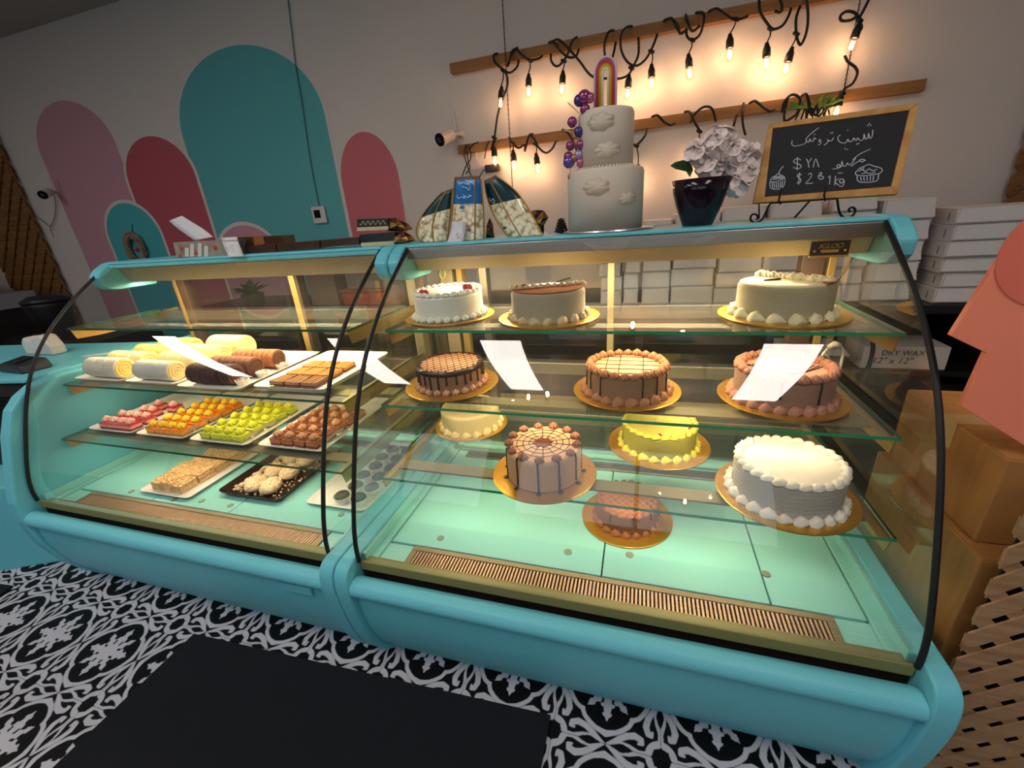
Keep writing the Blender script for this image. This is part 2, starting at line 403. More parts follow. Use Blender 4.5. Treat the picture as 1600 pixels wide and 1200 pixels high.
m_cord = M('cord_rubber', '#0c0b0b', .6); m_sock = M('socket_rubber', '#120f0e', .5)
m_bglass = glass('bulb_glass', (1, .96, .9), False)
m_fil = M('filament', '#ffb060', .5, emit='#ffb060', estr=60)
bulbs = [((783.7, 140), (782, 167)), ((826, 121), (826, 150)), ((879.5, 116), (877.5, 147)), ((982.5, 122), (980, 152)), ((1018, 106), (1018, 142)),
         ((1076, 90), (1078, 122)), ((1140.5, 59), (1140, 94)), ((1198, 73), (1197, 107)), ((1236, 80), (1226, 114)), ((1341, 42), (1327, 82)),
         ((1313, 150), (1306, 180)), ((772, 232), (774, 259)), ((802, 239), (804, 265)), ((838, 244), (841, 270)), ((997, 262), (997, 292)), ((1088, 236), (1088, 262))]
YB = YW-.095
proto = None
for i, ((x0, y0), (x1, y1)) in enumerate(bulbs):
    A = atY(x0, y0, YB); B = atY(x1, y1, YB); dn = (B-A); tilt = dn.normalized(); L = .125
    q = Vector((0, 0, -1)).rotation_difference(tilt)
    where = ['leftmost of the upper row', 'second from the left in the upper row', 'third from the left in the upper row', 'right beside the rainbow cake topper', 'fifth from the left in the upper row',
             'sixth from the left in the upper row', 'hanging highest in the middle of the upper row', 'left of a close pair in the upper row', 'right of a close pair in the upper row', 'large and tilted near the chain at upper right',
             'touching the top of the chalkboard', 'beside the black plug under the lower rail', 'second under the lower rail', 'third under the lower rail', 'mostly hidden behind the tiered cake', 'hidden behind the white flowers'][i]
    lab = 'glowing clear bulb in a black socket, '+where
    if proto is None:
        t = thing('string_bulb', lab, 'light bulb', A, 'bulbs of the string lights'); proto = t
        z = Vector((0, 0, 0)); ORG[t] = z
        part('socket', MB().lathe([(.004, .022), (.008, .02), (.011, .005), (.017, -.012), (.018, -.05), (.015, -.052)], n=14), m_sock, t, smooth=True)
        part('bulb_glass', MB().lathe([(.012, -.05), (.016, -.06), (.023, -.078), (.0235, -.09), (.018, -.108), (.008, -.120), (.001, -.123)], n=14, cap=False), m_bglass, t, smooth=True)
        part('filament', MB().tube([(-.005, 0, -.062), (-.006, 0, -.098), (-.002, .001, -.102), (.002, -.001, -.066), (.006, 0, -.102), (.005, 0, -.062)], .0013, 5), m_fil, t)
    else: t = dup(proto, A, label=lab)
    t.rotation_mode = 'QUATERNION'; t.rotation_quaternion = q
    sc_ = min(1.35, max(.85, dn.length/L))
    t.scale = (sc_*1.22, sc_*1.22, sc_)
    ld = bpy.data.lights.new('bulb_light', 'POINT'); ld.energy = BULB_POWER; ld.color = (1, .66, .40); ld.shadow_soft_size = .012
    lo = bpy.data.objects.new('bulb_light', ld); COL.objects.link(lo); lo.location = A+tilt*.085*sc_
# cord: loops round the rails
def cordpts(lst, y=YB+.01, wob=.0): return [atY(px, py, y+(q[2] if len(q) > 2 else 0)) for q in lst for px, py in [q[:2]]]
cord = thing('light_cord', 'black rubber cord of the string lights looped round both rails', 'cord', (0, YB, 1.9))
U = lambda X, Y, f=0: (660+X/4, Y/4, f)
V = lambda X, Y, f=0: (1000+X/4, Y/4, f)
runs = [
 [U(470,335,.04), U(445,345), U(455,390,-.03), U(500,430,-.03), U(545,455,-.02), U(590,420), U(603,375,.05)],
 [U(530,415), U(560,340,-.03), U(590,300), U(600,320,-.03), U(640,360,-.03), U(680,375,-.02), U(730,365), U(750,348,.05)],
 [U(535,415), U(545,380), U(560,320,.02), U(600,300,.03)],
 [U(803,335,.05), U(805,380), U(830,412), U(860,405), U(905,345,-.03), U(935,260,-.03), U(965,232,.03)],
 [U(790,268,.04), U(820,262,-.02), U(870,325,-.03), U(915,358,-.02), U(960,350), U(978,305,.05)],
 [U(820,255,.03), U(850,248,-.02), U(900,290,-.03), U(980,380,-.02), U(1040,460), U(1090,488), U(1180,490), U(1240,490), U(1290,465), U(1320,410), U(1350,340,0), U(1350,235,.05)],
 [U(1195,190,.03), U(1165,200,-.02), U(1140,270,-.03), U(1140,340), U(1155,400), U(1185,370), U(1210,260,.05)],
 [U(1310,165,.03), U(1270,175,-.02), U(1240,230,-.03), U(1245,320), U(1285,390), U(1340,410), U(1395,370), U(1440,290), U(1470,210,.05)],
 [U(1515,125,.03), U(1560,120,-.02), U(1600,170,-.03), V(255,210,-.02), V(290,180), V(280,90,-.03)][0:3] + [V(250,210), V(290,190)],
 [V(150,130,.03), V(195,115,-.02), V(225,165,-.03), V(255,210,-.01), V(292,185,.04)],
 [V(285,92,.03), V(300,150,-.03), V(330,195), V(375,160,.05)],
 [V(350,80,.03), V(390,80,-.02), V(400,120,-.03), V(375,215), V(325,250), V(293,225), V(290,180,.04)],
 [V(430,72,.03), V(480,55,-.02), V(530,90,-.03), V(580,120,-.03), V(630,118,-.02), V(672,102,.04)],
 [V(745,-20,.02), V(750,70,-.02), V(790,140), V(830,182), V(890,160), V(930,95), V(945,50,.05)],
 [V(860,-30,-.02), V(885,30,-.03), V(880,75,-.03), V(845,70,.01)],
 [V(1035,-30,-.02), V(1050,90), V(1040,200), V(1005,280), V(980,230), V(975,120), V(1000,40,.05)],
 [V(1440,-20), V(1395,70), V(1370,120), V(1385,170), V(1370,200)],
 [V(1375,120), V(1340,80), V(1290,72), V(1252,100), V(1262,130), V(1320,125), V(1360,95)],
 [V(1280,345), V(1300,385), V(1345,420), V(1358,460), V(1330,520), V(1280,555,.03), V(1255,600)],
 [U(430,935,.02), U(450,860,-.01), U(470,720), U(500,620), U(530,540), U(530,480), U(510,440)],
 [U(540,860,.03), U(565,895,-.03), U(600,925,-.01), U(640,905), U(640,945), U(665,850,-.03), U(690,838,.03)],
 [U(670,840,.03), U(700,870,-.03), U(725,920), U(770,955), U(810,930), U(838,875,.05)],
 [U(875,810,.03), U(905,825,-.03), U(945,890,-.01), U(965,945,.0), U(985,1000,.04)],
 [U(1435,730,.03), U(1470,722,-.02), U(1510,760,-.03), U(1550,782,-.03), U(1575,772,.03)],
 [U(1405,798,.05), U(1390,850), U(1340,905), U(1320,900)],
 [V(75,730,.03), V(110,722,-.02), V(150,760,-.03), V(190,782,-.03), V(215,770,.03)],
 [V(280,700,.03), V(310,700,-.02), V(345,770,-.03), V(375,820)],
 [V(315,765,.04), V(345,710,-.02), V(400,668,-.02), V(450,680,-.03), V(475,760)],
 [V(605,718,.05), V(595,750), V(585,790)],
 [V(648,645,.03), V(640,720,-.03), V(645,790), V(660,845)],
 [V(685,645,.03), V(720,632,-.02), V(770,670,-.03), V(810,695,-.03), V(840,688,.03)],
 [V(890,700,.04), V(900,640,-.02), V(950,592,-.02), V(1000,620,-.03), V(985,700), V(950,735), V(905,755), V(905,690), V(925,610,-.02)],
 [V(1010,600,.03), V(1040,590,-.02), V(1060,650), V(1100,720), V(1150,640)],
 [V(1040,740), V(1045,660), V(1075,720), V(1110,650), V(1115,730), V(1185,640)],
 [V(1150,725), V(1170,680), V(1215,660)],
]
for rn in runs:
    part('cord_loop', MB().tube(spline(cordpts(rn), 5), .0062, 7), m_cord, cord, smooth=True)
# drops from cord to socket
drops = {0: U(505,440), 1: U(672,378), 2: U(882,380), 3: U(1305,425), 4: U(1430,320), 5: V(325,250), 6: V(600,120), 7: V(815,180), 8: V(975,210), 9: V(1370,125), 10: V(1262,580), 11: U(448,860), 12: U(560,890), 13: U(705,900), 14: U(1335,910), 15: V(370,820)}
for i, st in drops.items():
    A = cordpts([st])[0]; t = [o for o in COL.objects if o.name.startswith('string_bulb')][i]
    Bp = t.location+Vector((0, 0, .02))
    mid = (A+Bp)/2+Vector((.006, 0, 0))
    part('drop_wire', MB().tube(spline([A, mid, Bp], 4), .0036, 6), m_cord, cord, smooth=True)
    part('connector', MB().tube([A+Vector((-.014, 0, .006)), A, A+Vector((.016, 0, -.008))], [.006, .0105, .006], 8), m_sock, cord, smooth=True)
# chains
m_chain = M('chain_metal', '#15130f', .4, metal=.8)
def chain(x, pts, label, r=.0032):
    P = [atY(a, b, YW-.06) for a, b in pts]; top = Vector((P[0].x, P[0].y, ZC)); mb = MB(); Pn = [top]+P
    n = 60; tot = []
    for i in range(n*2):
        t = i/(n*2); z = top.z+(P[-1].z-top.z)*t; k = (z-top.z)/(P[-1].z-top.z); px = P[0].x+(P[-1].x-P[0].x)*k; tot.append((px, P[0].y, z))
    for i in range(0, len(tot)-1):
        a = Vector(tot[i]); b = Vector(tot[i+1]); off = Vector((.004, 0, 0)) if i % 2 else Vector((0, .004, 0))
        mb.tube([a, (a+b)/2+off, b], .0018, 4); mb.tube([a, (a+b)/2-off, b], .0018, 4)
    solo('hanging_chain', mb, m_chain, label, 'chain', top, kind=None)
chain(0, [(787, 5), (801, 300)], 'thin dark chain hanging past the left ends of the rails')
chain(0, [(1341, 2), (1319, 140)], 'thin dark chain hanging at the right part of the rails')

# ================================================================== DISPLAY CASES
m_teal = M('teal_enamel', '#6fcbdc', .42, bump=.05, bscale=30, spec=.35)
m_teal_in = M('teal_enamel_inside', '#94dbd6', .3, bump=.04, bscale=30)
m_trim = M('gold_anodised', '#93886a', .45, metal=.35)
m_olive = M('olive_trim', '#8c8450', .5, metal=.25)
m_brass = M('brass_bracket', '#ab9055', .4, metal=.6)
m_steel = M('brushed_steel', '#8d8983', .3, metal=.9)
m_dark = M('dark_channel', '#1c120d', .7)
m_seal = M('black_seal', '#0a0a0b', .55)
m_hous = M('lamp_housing', '#a59c84', .5)
m_glass = glass('front_glass', (.955, .975, .965), True, dirt=.010)
m_glass2 = glass('end_glass', (.93, .965, .945), True, dirt=.03)
m_shelf = glass('shelf_glass', (.965, .985, .972), False, dirt=.008, boost=1.1)
m_door = glass('door_glass', (.90, .92, .90), True, dirt=.015)
m_edge = M('glass_edge', '#0f5a3c', .15, spec=.8, emit='#000000', estr=0)
m_edge2 = M('glass_edge_bright', '#1f9a62', .12, spec=.9)
m_led = M('led_diode', '#ffe2a8', .5, emit='#ffdf9e', estr=45)
m_slot = M('slot_dark', '#20160f', .8)
m_perf = M('perforated_steel', '#6f6a60', .35, metal=.8)
m_coin = M('pad_disc', '#8a9a8a', .5, metal=.3)

PROF = [(.752, .440), (.756, .514), (.776, .588), (.801, .662), (.829, .736), (.86, .81), (.897, .883), (.944, .957), (1.007, 1.031), (1.088, 1.105), (1.186, 1.179), (1.292, 1.250)]
_co = np.polyfit([q[1] for q in PROF], [q[0] for q in PROF], 5)
PR = [(float(np.polyval(_co, z)), float(z)) for z in np.linspace(.44, 1.25, 64)]
def prof_y(z):
    for (y0, z0), (y1, z1) in zip(PR[:-1], PR[1:]):
        if z0 <= z <= z1: return y0+(y1-y0)*(z-z0)/(z1-z0)
    return PR[-1][0]
YREAR = 1.52
SH = [(1.038, 1.059), (.8345, .970), (.635, .889)]     # shelf top z, front y
CHEEK = [(p.x, p.y) for p in spline([(.812, 0, 0), (.778, .04, 0), (.742, .10, 0), (.717, .17, 0), (.699, .26, 0), (.689, .34, 0), (.687, .39, 0), (.694, .43, 0), (.712, .452, 0), (.74, .458, 0)], 5)]+[(YREAR-.1, .458), (YREAR+.06, .458), (YREAR+.06, 0)]
PANEL = [(.82, .0), (.806, .02), (.792, .055), (.757, .11), (.732, .18), (.716, .26), (.712, .33), (.714, .368)]
def extrude(mb, prof, x0, x1, mi=0, closed=False):
    n = len(prof); b = len(mb.v)
    for x in (x0, x1): mb.v += [Vector((x, y, z)) for y, z in prof]
    for i in range(n if closed else n-1): mb.f.append((b+i, b+(i+1) % n, b+n+(i+1) % n, b+n+i)); mb.m.append(mi)
    if closed: mb.f += [tuple(b+i for i in range(n)), tuple(b+n+i for i in range(n-1, -1, -1))]; mb.m += [mi, mi]
    return mb
CAP = [(1.225, 1.212), (1.232, 1.178), (1.252, 1.158), (1.29, 1.150), (1.45, 1.150), (1.45, 1.263), (1.31, 1.264), (1.285, 1.258), (1.25, 1.238)]

def case(name_label, x0, x1, cl, cr, seams, grille, steel, doors, dots):
    t = thing('display_case', name_label, 'display case', ((x0+x1)/2, 1.1, 0))
    # base
    mb = MB(); extrude(mb, PANEL, x0, x1)
    part('front_panel', mb, m_teal, t, smooth=True)
    roll = [(.712, .360)]+[(.718-.030*math.cos(a), .381+.028*math.sin(a)) for a in np.linspace(-.9, 2.4, 16)]+[(.742, .385), (.742, .362)]
    part('front_roll', extrude(MB(), roll, x0, x1, closed=True), m_teal, t, bevel=.001)
    part('plinth', MB().box((x0, .86, 0), (x1, YREAR, .36)), m_dark, t)
    for nm, a, b in (('left', x0-cl, x0), ('right', x1, x1+cr)):
        if b-a > .002:
            part('side_cheek', extrude(MB(), CHEEK, a, b-.0005, closed=True), m_teal, t, bevel=.005)
            part('top_cap', extrude(MB(), CAP, a+.0005, b-.0005, closed=True), m_teal, t, bevel=.008)
    part('drip_channel', MB().box((x0, .742, .35), (x1, .766, .372)).box((x0+.004, .758, .372), (x1-.004, .768, .412)), m_dark, t)
    part('front_trim', MB().box((x0+.004, .750, .411), (x1-.004, .757, .442)).box((x0+.004, .757, .425), (x1-.004, .786, .431)), m_olive, t, bevel=.002)
    # deck
    y0, y1 = .865, 1.42
    xs = [x0+.035]+seams+[x1-.035]
    for a, b in zip(xs[:-1], xs[1:]):
        part('deck_panel', MB().box((a+.0018, y0, .405), (b-.0018, y1, .42)), m_teal_in, t, bevel=.002)
    part('deck_frame', MB().box((x0, .764, .392), (x0+.033, YREAR, .425)).box((x1-.033, .764, .392), (x1, YREAR, .425)).box((x0+.033, .766, .392), (grille[0], .862, .415)).box((grille[1], .766, .392), (x1-.033, .862, .415)).box((x0+.033, 1.423, .39), (x1-.033, YREAR, .42)), m_teal_in, t, bevel=.002)
    part('well_bottom', MB().box((x0, .766, .36), (x1, YREAR, .39)), m_dark, t)
    for a, b in ((x0+.0, x0+.012), (x1-.012, x1)):
        part('side_ledge', MB().box((a, .77, .425), (b, YREAR, .452)), m_teal_in, t, bevel=.002)
    # grille
    g0, g1 = grille; gy0, gy1 = .79, .86
    fr = MB().box((g0, gy0-.018, .414), (g1, gy0, .420)).box((g0, gy1-.016, .414), (g1, gy1, .421)).box((g0, gy0, .414), (g0+.018, gy1-.016, .420)).box((g1-.018, gy0, .414), (g1, gy1-.016, .420))
    gr = part('air_grille', fr, m_trim, t, bevel=.001)
    part('grille_bed', MB().box((g0+.01, gy0-.005, .404), (g1-.01, gy1-.01, .409)), m_slot, t)
    n = int((g1-g0-.036)/.0095); bars = MB()
    for i in range(n):
        xx = g0+.018+(i+.5)*(g1-g0-.036)/n; bars.box((xx-.0023, gy0, .4145), (xx+.0023, gy1-.016, .4185))
    part('grille_bars', bars, M('grille_bar', '#d0ac8c', .4, metal=.35), gr, kind='stuff')
    if not steel: pass
    # rear air duct strips on the deck
    part('rear_duct', MB().box((x0+.08, 1.36, .4205), (x1-.08, 1.40, .428)), m_steel, t, bevel=.002)
    for dx in dots: 
        part('deck_disc', MB().lathe([(.011, .4202), (.011, .4222), (.009, .4228)], (dx[0], dx[1], 0), 16), m_coin, t)
    # rear wall and frame
    rw = part('rear_panel', MB().box((x0, YREAR-.012, .425), (x1, YREAR, .60)), m_perf, t)
    part('rear_sill', MB().box((x0, YREAR-.03, .60), (x1, YREAR+.05, .625)), m_trim, t, bevel=.003)
    part('rear_header', MB().box((x0, YREAR-.03, 1.185), (x1, YREAR+.05, 1.235)), m_trim, t, bevel=.003)
    for px, wd, mat in doors:
        part('door_post', MB().box((px-wd/2, YREAR-.025, .625), (px+wd/2, YREAR+.02, 1.185)), mat, t, bevel=.002)
    for a, b, yy in ((x0, (x0+x1)/2+.02, YREAR-.004), ((x0+x1)/2-.02, x1, YREAR+.016)):
        part('sliding_door', MB().add([(a, yy, .625), (b, yy, .625), (b, yy, 1.185), (a, yy, 1.185)], [(0, 1, 2, 3)]), m_door, t)
    # top
    part('top_plate', MB().box((x0-cl*.0, 1.285, 1.251), (x1, YREAR+.08, 1.262)), m_teal, t, bevel=.004)
    part('top_front_rail', MB().box((x0, 1.284, 1.216 if steel else 1.238), (x1, 1.300, 1.2508)), m_steel if steel else m_teal, t, bevel=.002)
    h = part('lamp_housing', MB().hexa([(x0, 1.345, 1.172), (x1, 1.345, 1.172), (x1, 1.43, 1.172), (x0, 1.43, 1.172)], [(x0, 1.31, 1.236), (x1, 1.31, 1.236), (x1, 1.43, 1.25), (x0, 1.43, 1.25)]), m_hous, t, bevel=.004)
    leds = MB(); n = int((x1-x0-.12)/.018)
    for i in range(n):
        for r in (0, 1):
            xx = x0+.06+(i+.5*r)*.018; leds.add([(xx-.003, 1.363+r*.012, 1.1708), (xx-.003, 1.369+r*.012, 1.1708), (xx+.003, 1.369+r*.012, 1.1708), (xx+.003, 1.363+r*.012, 1.1708)], [(0, 1, 2, 3)])
    part('led_strip', leds, M('led_top', '#ffe2a8', .5, emit='#ffe2b0', estr=LED_POWER/(PI*n*2*3.6e-5)), h, kind='stuff')
    if cl == 0: part('top_cap', extrude(MB(), CAP, x0-.03, x0+.03, closed=True), m_teal, t, bevel=.008)
    # glass
    part('curved_front_glass', extrude(MB(), PR, x0+.004, x1-.004), m_glass, t, smooth=True)
    for a, s in ((x0+.002, 0), (x1-.002, 1)):
        poly = [(a, y, z) for y, z in PR]+[(a, YREAR, 1.25), (a, YREAR, .44)]
        if not (x0 < -2 and s == 0):
            part('end_glass', MB().add(poly, [tuple(range(len(poly)))]), m_glass2, t)
        r = [.0062]*len(PR)
        part('edge_seal', MB().tube([(a+(-.0015 if s else .0015), y-.0015, z) for y, z in PR], r, 8), m_seal, t, smooth=True)
    # shelves
    for z, yf in SH:
        yb = 1.42; a, b = x0+.018, x1-.018
        g = MB(); g.add([(a, yf, z), (b, yf, z), (b, yb, z), (a, yb, z), (a, yf, z-.008), (b, yf, z-.008), (b, yb, z-.008), (a, yb, z-.008)],
                        [(0, 1, 2, 3), (4, 7, 6, 5)], 0)
        g.add([(a, yf, z), (b, yf, z), (b, yf, z-.008), (a, yf, z-.008)], [(0, 3, 2, 1)], 2 if steel else 1)
        g.add([(a, yf, z), (a, yb, z), (a, yb, z-.008), (a, yf, z-.008)], [(0, 1, 2, 3)], 1)
        g.add([(b, yf, z), (b, yb, z), (b, yb, z-.008), (b, yf, z-.008)], [(0, 3, 2, 1)], 1)
        s = part('glass_shelf', g, [m_shelf, m_edge, m_edge2], t)
        for xx in (a+.004, b-.007):
            part('shelf_bracket', MB().prism([(xx, yf+.006, z-.009), (xx, yf+.016, z-.048), (xx, yf+.10, z-.052), (xx, yb+.08, z-.052), (xx, yb+.08, z-.009)], (.003, 0, 0)).box((min(xx, xx+(.02 if xx < (x0+x1)/2 else -.02)), yf+.01, z-.0115), (max(xx, xx+(.02 if xx < (x0+x1)/2 else -.02))+.003, yb, z-.009)), m_brass, t)
        leds = MB(); n = int((x1-x0-.16)/.018)
        for i in range(n):
            for r in (0, 1): xx = x0+.08+(i+.5*r)*.018; yl = yf+.085+r*.012; leds.add([(xx-.0025, yl, z-.0182), (xx-.0025, yl+.005, z-.0182), (xx+.0025, yl+.005, z-.0182), (xx+.0025, yl, z-.0182)], [(0, 1, 2, 3)])
        st = part('led_rail', MB().box((a+.02, yf+.080, z-.0178), (b-.02, yf+.108, z-.0165)), m_trim, t)
        part('led_strip', leds, M('led_shelf', '#ffe2a8', .5, emit='#ffe4b8', estr=SHELF_LED/(PI*n*2*2.5e-5)), st, kind='stuff')
        part('shelf_bar', MB().box((a+.01, yf+.07, z-.016), (b-.01, yf+.118, z-.0095)).box((a+.01, yb-.02, z-.05), (b-.01, yb-.012, z-.0095)), m_trim, t, bevel=.001)
    return t
XL0, XL1, XR0, XR1 = -2.191, -.838, -.743, .559
discR = [(-.56, .905), (-.17, .93), (0, .955), (.34, .96)]
discL = [(-1.9, .89), (-1.66, .885), (-1.54, .90), (-1.40, .90), (-.95, .94)]
cR = case('right display case, teal with curved glass and three shelves of round cakes', XR0, XR1, .045, .045, [-.07, .33], (-.625, .455), True,
          [(XR0+.03, .05, m_trim), (-.66, .022, m_brass), (-.565, .03, m_steel), (-.10, .022, m_trim), (.49, .06, M('door_brown', '#3d2c24', .5)), (.54, .02, m_brass)], discR)
cL = case('left display case, teal with curved glass and trays of small pastries', XL0, XL1, .0, .047, [-1.75, -1.37], (-2.07, -.93), False,
          [(-2.13, .02, m_brass), (-2.09, .045, M('door_brown', '#3d2c24', .5)), (-1.44, .03, m_brass), (-1.415, .014, m_dark), (XL1-.03, .04, m_trim)], discL)
part('name_plate_blank', MB().box((-1.01, .703, .315), (-.90, .712, .345)), m_teal, cL, bevel=.002)
# maker's plate under the top of the right case
pl = part('makers_plate', MB().box((.415, 1.304, 1.170), (.50, 1.309, 1.210)), M('plate_black', '#17130d', .4), cR)
m_gold = M('plate_gold', '#c9a84a', .35, metal=.7)
part('plate_border', MB().box((.415, 1.3015, 1.170), (.50, 1.3035, 1.175)).box((.438, 1.3018, 1.182), (.477, 1.3035, 1.189)).ball((.424, 1.303, 1.186), .003, 10).ball((.491, 1.303, 1.186), .003, 10), m_gold, pl)
def textobj(s, size, origin, mat, parent, rot=(PI/2, 0, 0), name='lettering', ext=.0006, shear=0, ax='LEFT'):
    cu = bpy.data.curves.new(name, 'FONT'); cu.body = s; cu.size = size; cu.extrude = ext; cu.shear = shear; cu.align_x = ax; cu.resolution_u = 3
    tmp = bpy.data.objects.new('tmp', cu); COL.objects.link(tmp)
    bpy.context.view_layer.update(); dg = bpy.context.evaluated_depsgraph_get(); me = bpy.data.meshes.new_from_object(tmp.evaluated_get(dg)); bpy.data.objects.remove(tmp)
    me.materials.clear(); me.materials.append(mat); me.name = name
    o = bpy.data.objects.new(name, me); COL.objects.link(o); o.parent = parent; o.location = Vector(origin)-ORG[parent]; o.rotation_euler = rot; ORG[o] = Vector(origin); return o
textobj('IGLOO', .017, (.432, 1.3035, 1.1925), m_gold, pl, shear=.3)
# green hook
part('hook', MB().tube(spline([(-.652, 1.33, 1.175), (-.655, 1.325, 1.155), (-.645, 1.322, 1.145), (-.636, 1.325, 1.155), (-.638, 1.33, 1.172)], 5), .002, 6), M('hook_green', '#b7c84a', .4), cR)

# third unit at the left, its cheek closes the left case
t3 = thing('display_counter', 'low teal counter unit left of the display cases, mostly cut off', 'counter', (-2.6, 1.2, 0))
CH3 = [(.815, 0), (.775, .06), (.73, .16), (.70, .27), (.69, .38), (.695, .46), (.73, .58), (.768, .70), (.81, .79), (.85, .83), (.90, .858), (.97, .87), (1.56, .87), (1.56, 0)]
part('side_cheek', extrude(MB(), CH3, -2.25, -2.193, closed=True), m_teal, t3, bevel=.008)
foot = [(-2.25, .93), (-2.72, .70), (-3.5, 1.25), (-3.5, 2.0), (-2.25, 1.6)]
part('base', MB().prism([(x, y, 0) for x, y in [(-2.251, .83), (-2.45, .84), (-2.72, .71), (-3.25, 1.1), (-3.25, 1.3), (-2.251, 1.4)]], (0, 0, .42)), m_teal, t3, bevel=.01)
part('top_slab', MB().prism([(x, y, .862) for x, y in [(-2.251, .90), (-2.9, .80), (-3.3, 1.1), (-3.3, 1.3), (-2.251, 1.42)]], (0, 0, .014)), m_teal, t3, bevel=.003)
part('steel_band', MB().prism([(x, y, .80) for x, y in [(-2.252, .92), (-2.88, .83), (-3.26, 1.12), (-3.26, 1.28), (-2.252, 1.4)]], (0, 0, .05)), m_steel, t3)
part('inner_body', MB().prism([(x, y, .42) for x, y in [(-2.252, 1.0), (-2.84, .92), (-3.2, 1.15), (-3.2, 1.25), (-2.252, 1.36)]], (0, 0, .38)), M('counter_dark', '#1d2223', .5), t3)

# ================================================================== CAKES
def rosette_mesh(name, mat, r, h, lobes=7, twist=1.3, n=21, lev=6, tip=True):
    mb = MB()
    pr = []
    for i in range(lev+1):
        t = i/lev; rad = r*(.86+.14*math.sin(PI*min(1, t*2.4))) if t < .4 else r*math.sqrt(max(.004, 1-((t-.4)/.6)**1.7))
        pr.append((max(rad, r*.06), h*t*.8+(h*.2 if i == lev else 0)))
    mb.lathe(pr, n=n*2, fn=lambda R, z, a, i: R*(1+.20*math.cos(lobes*a+twist*5*z/h)*(1 if i < lev else 0)))
    return mb.mesh(name, mat, smooth=True)
def shell_mesh(name, mat, L, wd, h, n=10):
    """a shell: ridged teardrop lying along +x"""
    mb = MB()
    def fn(u, v):
        x = L*(u-.35); s = math.sin(PI*min(1, u*1.02+.02))**.7 * (1-.45*u); a = PI*v
        rr = 1+.16*math.cos(a*8+u*5)
        return (x, wd/2*s*rr*math.cos(a), h*s*rr*math.sin(a))
    mb.grid(fn, 7, n); return mb.mesh(name, mat, smooth=True)
m_board = M('gold_board', '#e0b04a', .3, metal=.85, bump=.3, bscale=60)
m_choc = M('chocolate', '#2a130c', .25, spec=.6)
CREAM = {}
def cream(c, nm): return M('cream_'+nm, c, .55, sss=.1, bump=.25, bscale=150)
def combed(c, nm):
    k = 'cream_'+nm+'_combed'
    if k in MATS: return MATS[k]
    m = M(k, c, .55, sss=.1); n_ = m.node_tree; b = n_.nodes['Principled BSDF']; tc = n_.nodes.new('ShaderNodeTexCoord'); wv = n_.nodes.new('ShaderNodeTexWave')
    wv.bands_direction = 'Z'; wv.inputs['Scale'].default_value = 150; wv.inputs['Distortion'].default_value = .6; wv.inputs['Detail'].default_value = 2; wv.inputs['Detail Scale'].default_value = .4
    bp = n_.nodes.new('ShaderNodeBump'); bp.inputs['Strength'].default_value = .9; bp.inputs['Distance'].default_value = .004
    n_.links.new(tc.outputs['Object'], wv.inputs['Vector']); n_.links.new(wv.outputs['Fac'], bp.inputs['Height']); n_.links.new(bp.outputs[0], b.inputs['Normal']); return m
def cake(label, x, y, z, R, h, col, nm, board=.15, bottom='shell', top='rosette', ntop=18, nbot=20, ridges=True, rs=.012, extra=None, tilt=0, col2=None, smoothtop=None, topring=None):
    t = thing('cake', label, 'cake', (x, y, z))
    mc = cream(col, nm); mb_ = cream(col2, nm+'_piping') if col2 else mc
    part('cake_board', MB().lathe([(board-.002, 0), (board, .001), (board, .0035), (board-.002, .004)], (x, y, z+.0005), 64), m_board, t)
    z0 = z+.0045
    pr = [(R*1.0, 0), (R*1.01, .004)]; n = 14
    for i in range(n*2): pr.append((R*(1.005 if i % 2 else .992 if ridges else 1.005), .006+(h-.016)*i/(n*2-1)))
    pr += [(R*.99, h-.006), (R*.965, h-.001), (R*.93, h), (R*.5, h+.0008), (.002, h+.001)]
    part('cake_body', MB().lathe(pr, (x, y, z0), 56), combed(col, nm) if ridges else mc, t, smooth=True)
    if bottom == 'shell':
        ms = shell_mesh('shell', mb_, rs*3.3, rs*2.6, rs*1.9)
        for i in range(nbot):
            a = 2*PI*i/nbot; inst('piped_shell', ms, t, (x+(R+rs*.35)*math.cos(a), y+(R+rs*.35)*math.sin(a), z0), a+PI/2+.25, scale=random.uniform(.9, 1.1))
    elif bottom == 'rosette':
        ms = rosette_mesh('rosette_low', mb_, rs, rs*1.6)
        for i in range(nbot):
            a = 2*PI*i/nbot; inst('piped_rosette', ms, t, (x+(R+rs*.3)*math.cos(a), y+(R+rs*.3)*math.sin(a), z0), random.random()*6)
    zt = z0+h
    if top == 'rosette':
        ms = rosette_mesh('rosette_top', mb_, rs, rs*1.5)
        for i in range(ntop):
            a = 2*PI*i/ntop; rr = topring or R-rs*.7; inst('top_rosette', ms, t, (x+rr*math.cos(a), y+rr*math.sin(a), zt-.001), random.random()*6, scale=random.uniform(.92, 1.08))
    elif top == 'shell':
        ms = shell_mesh('shell_top', mb_, rs*3.0, rs*2.2, rs*1.3)
        for i in range(ntop):
            a = 2*PI*i/ntop; rr = R-rs*.6; inst('top_shell', ms, t, (x+rr*math.cos(a), y+rr*math.sin(a), zt-.002), a+PI/2+.3, scale=random.uniform(.92, 1.08))
    if extra: extra(t, x, y, zt, R, h, mb_)
    return t
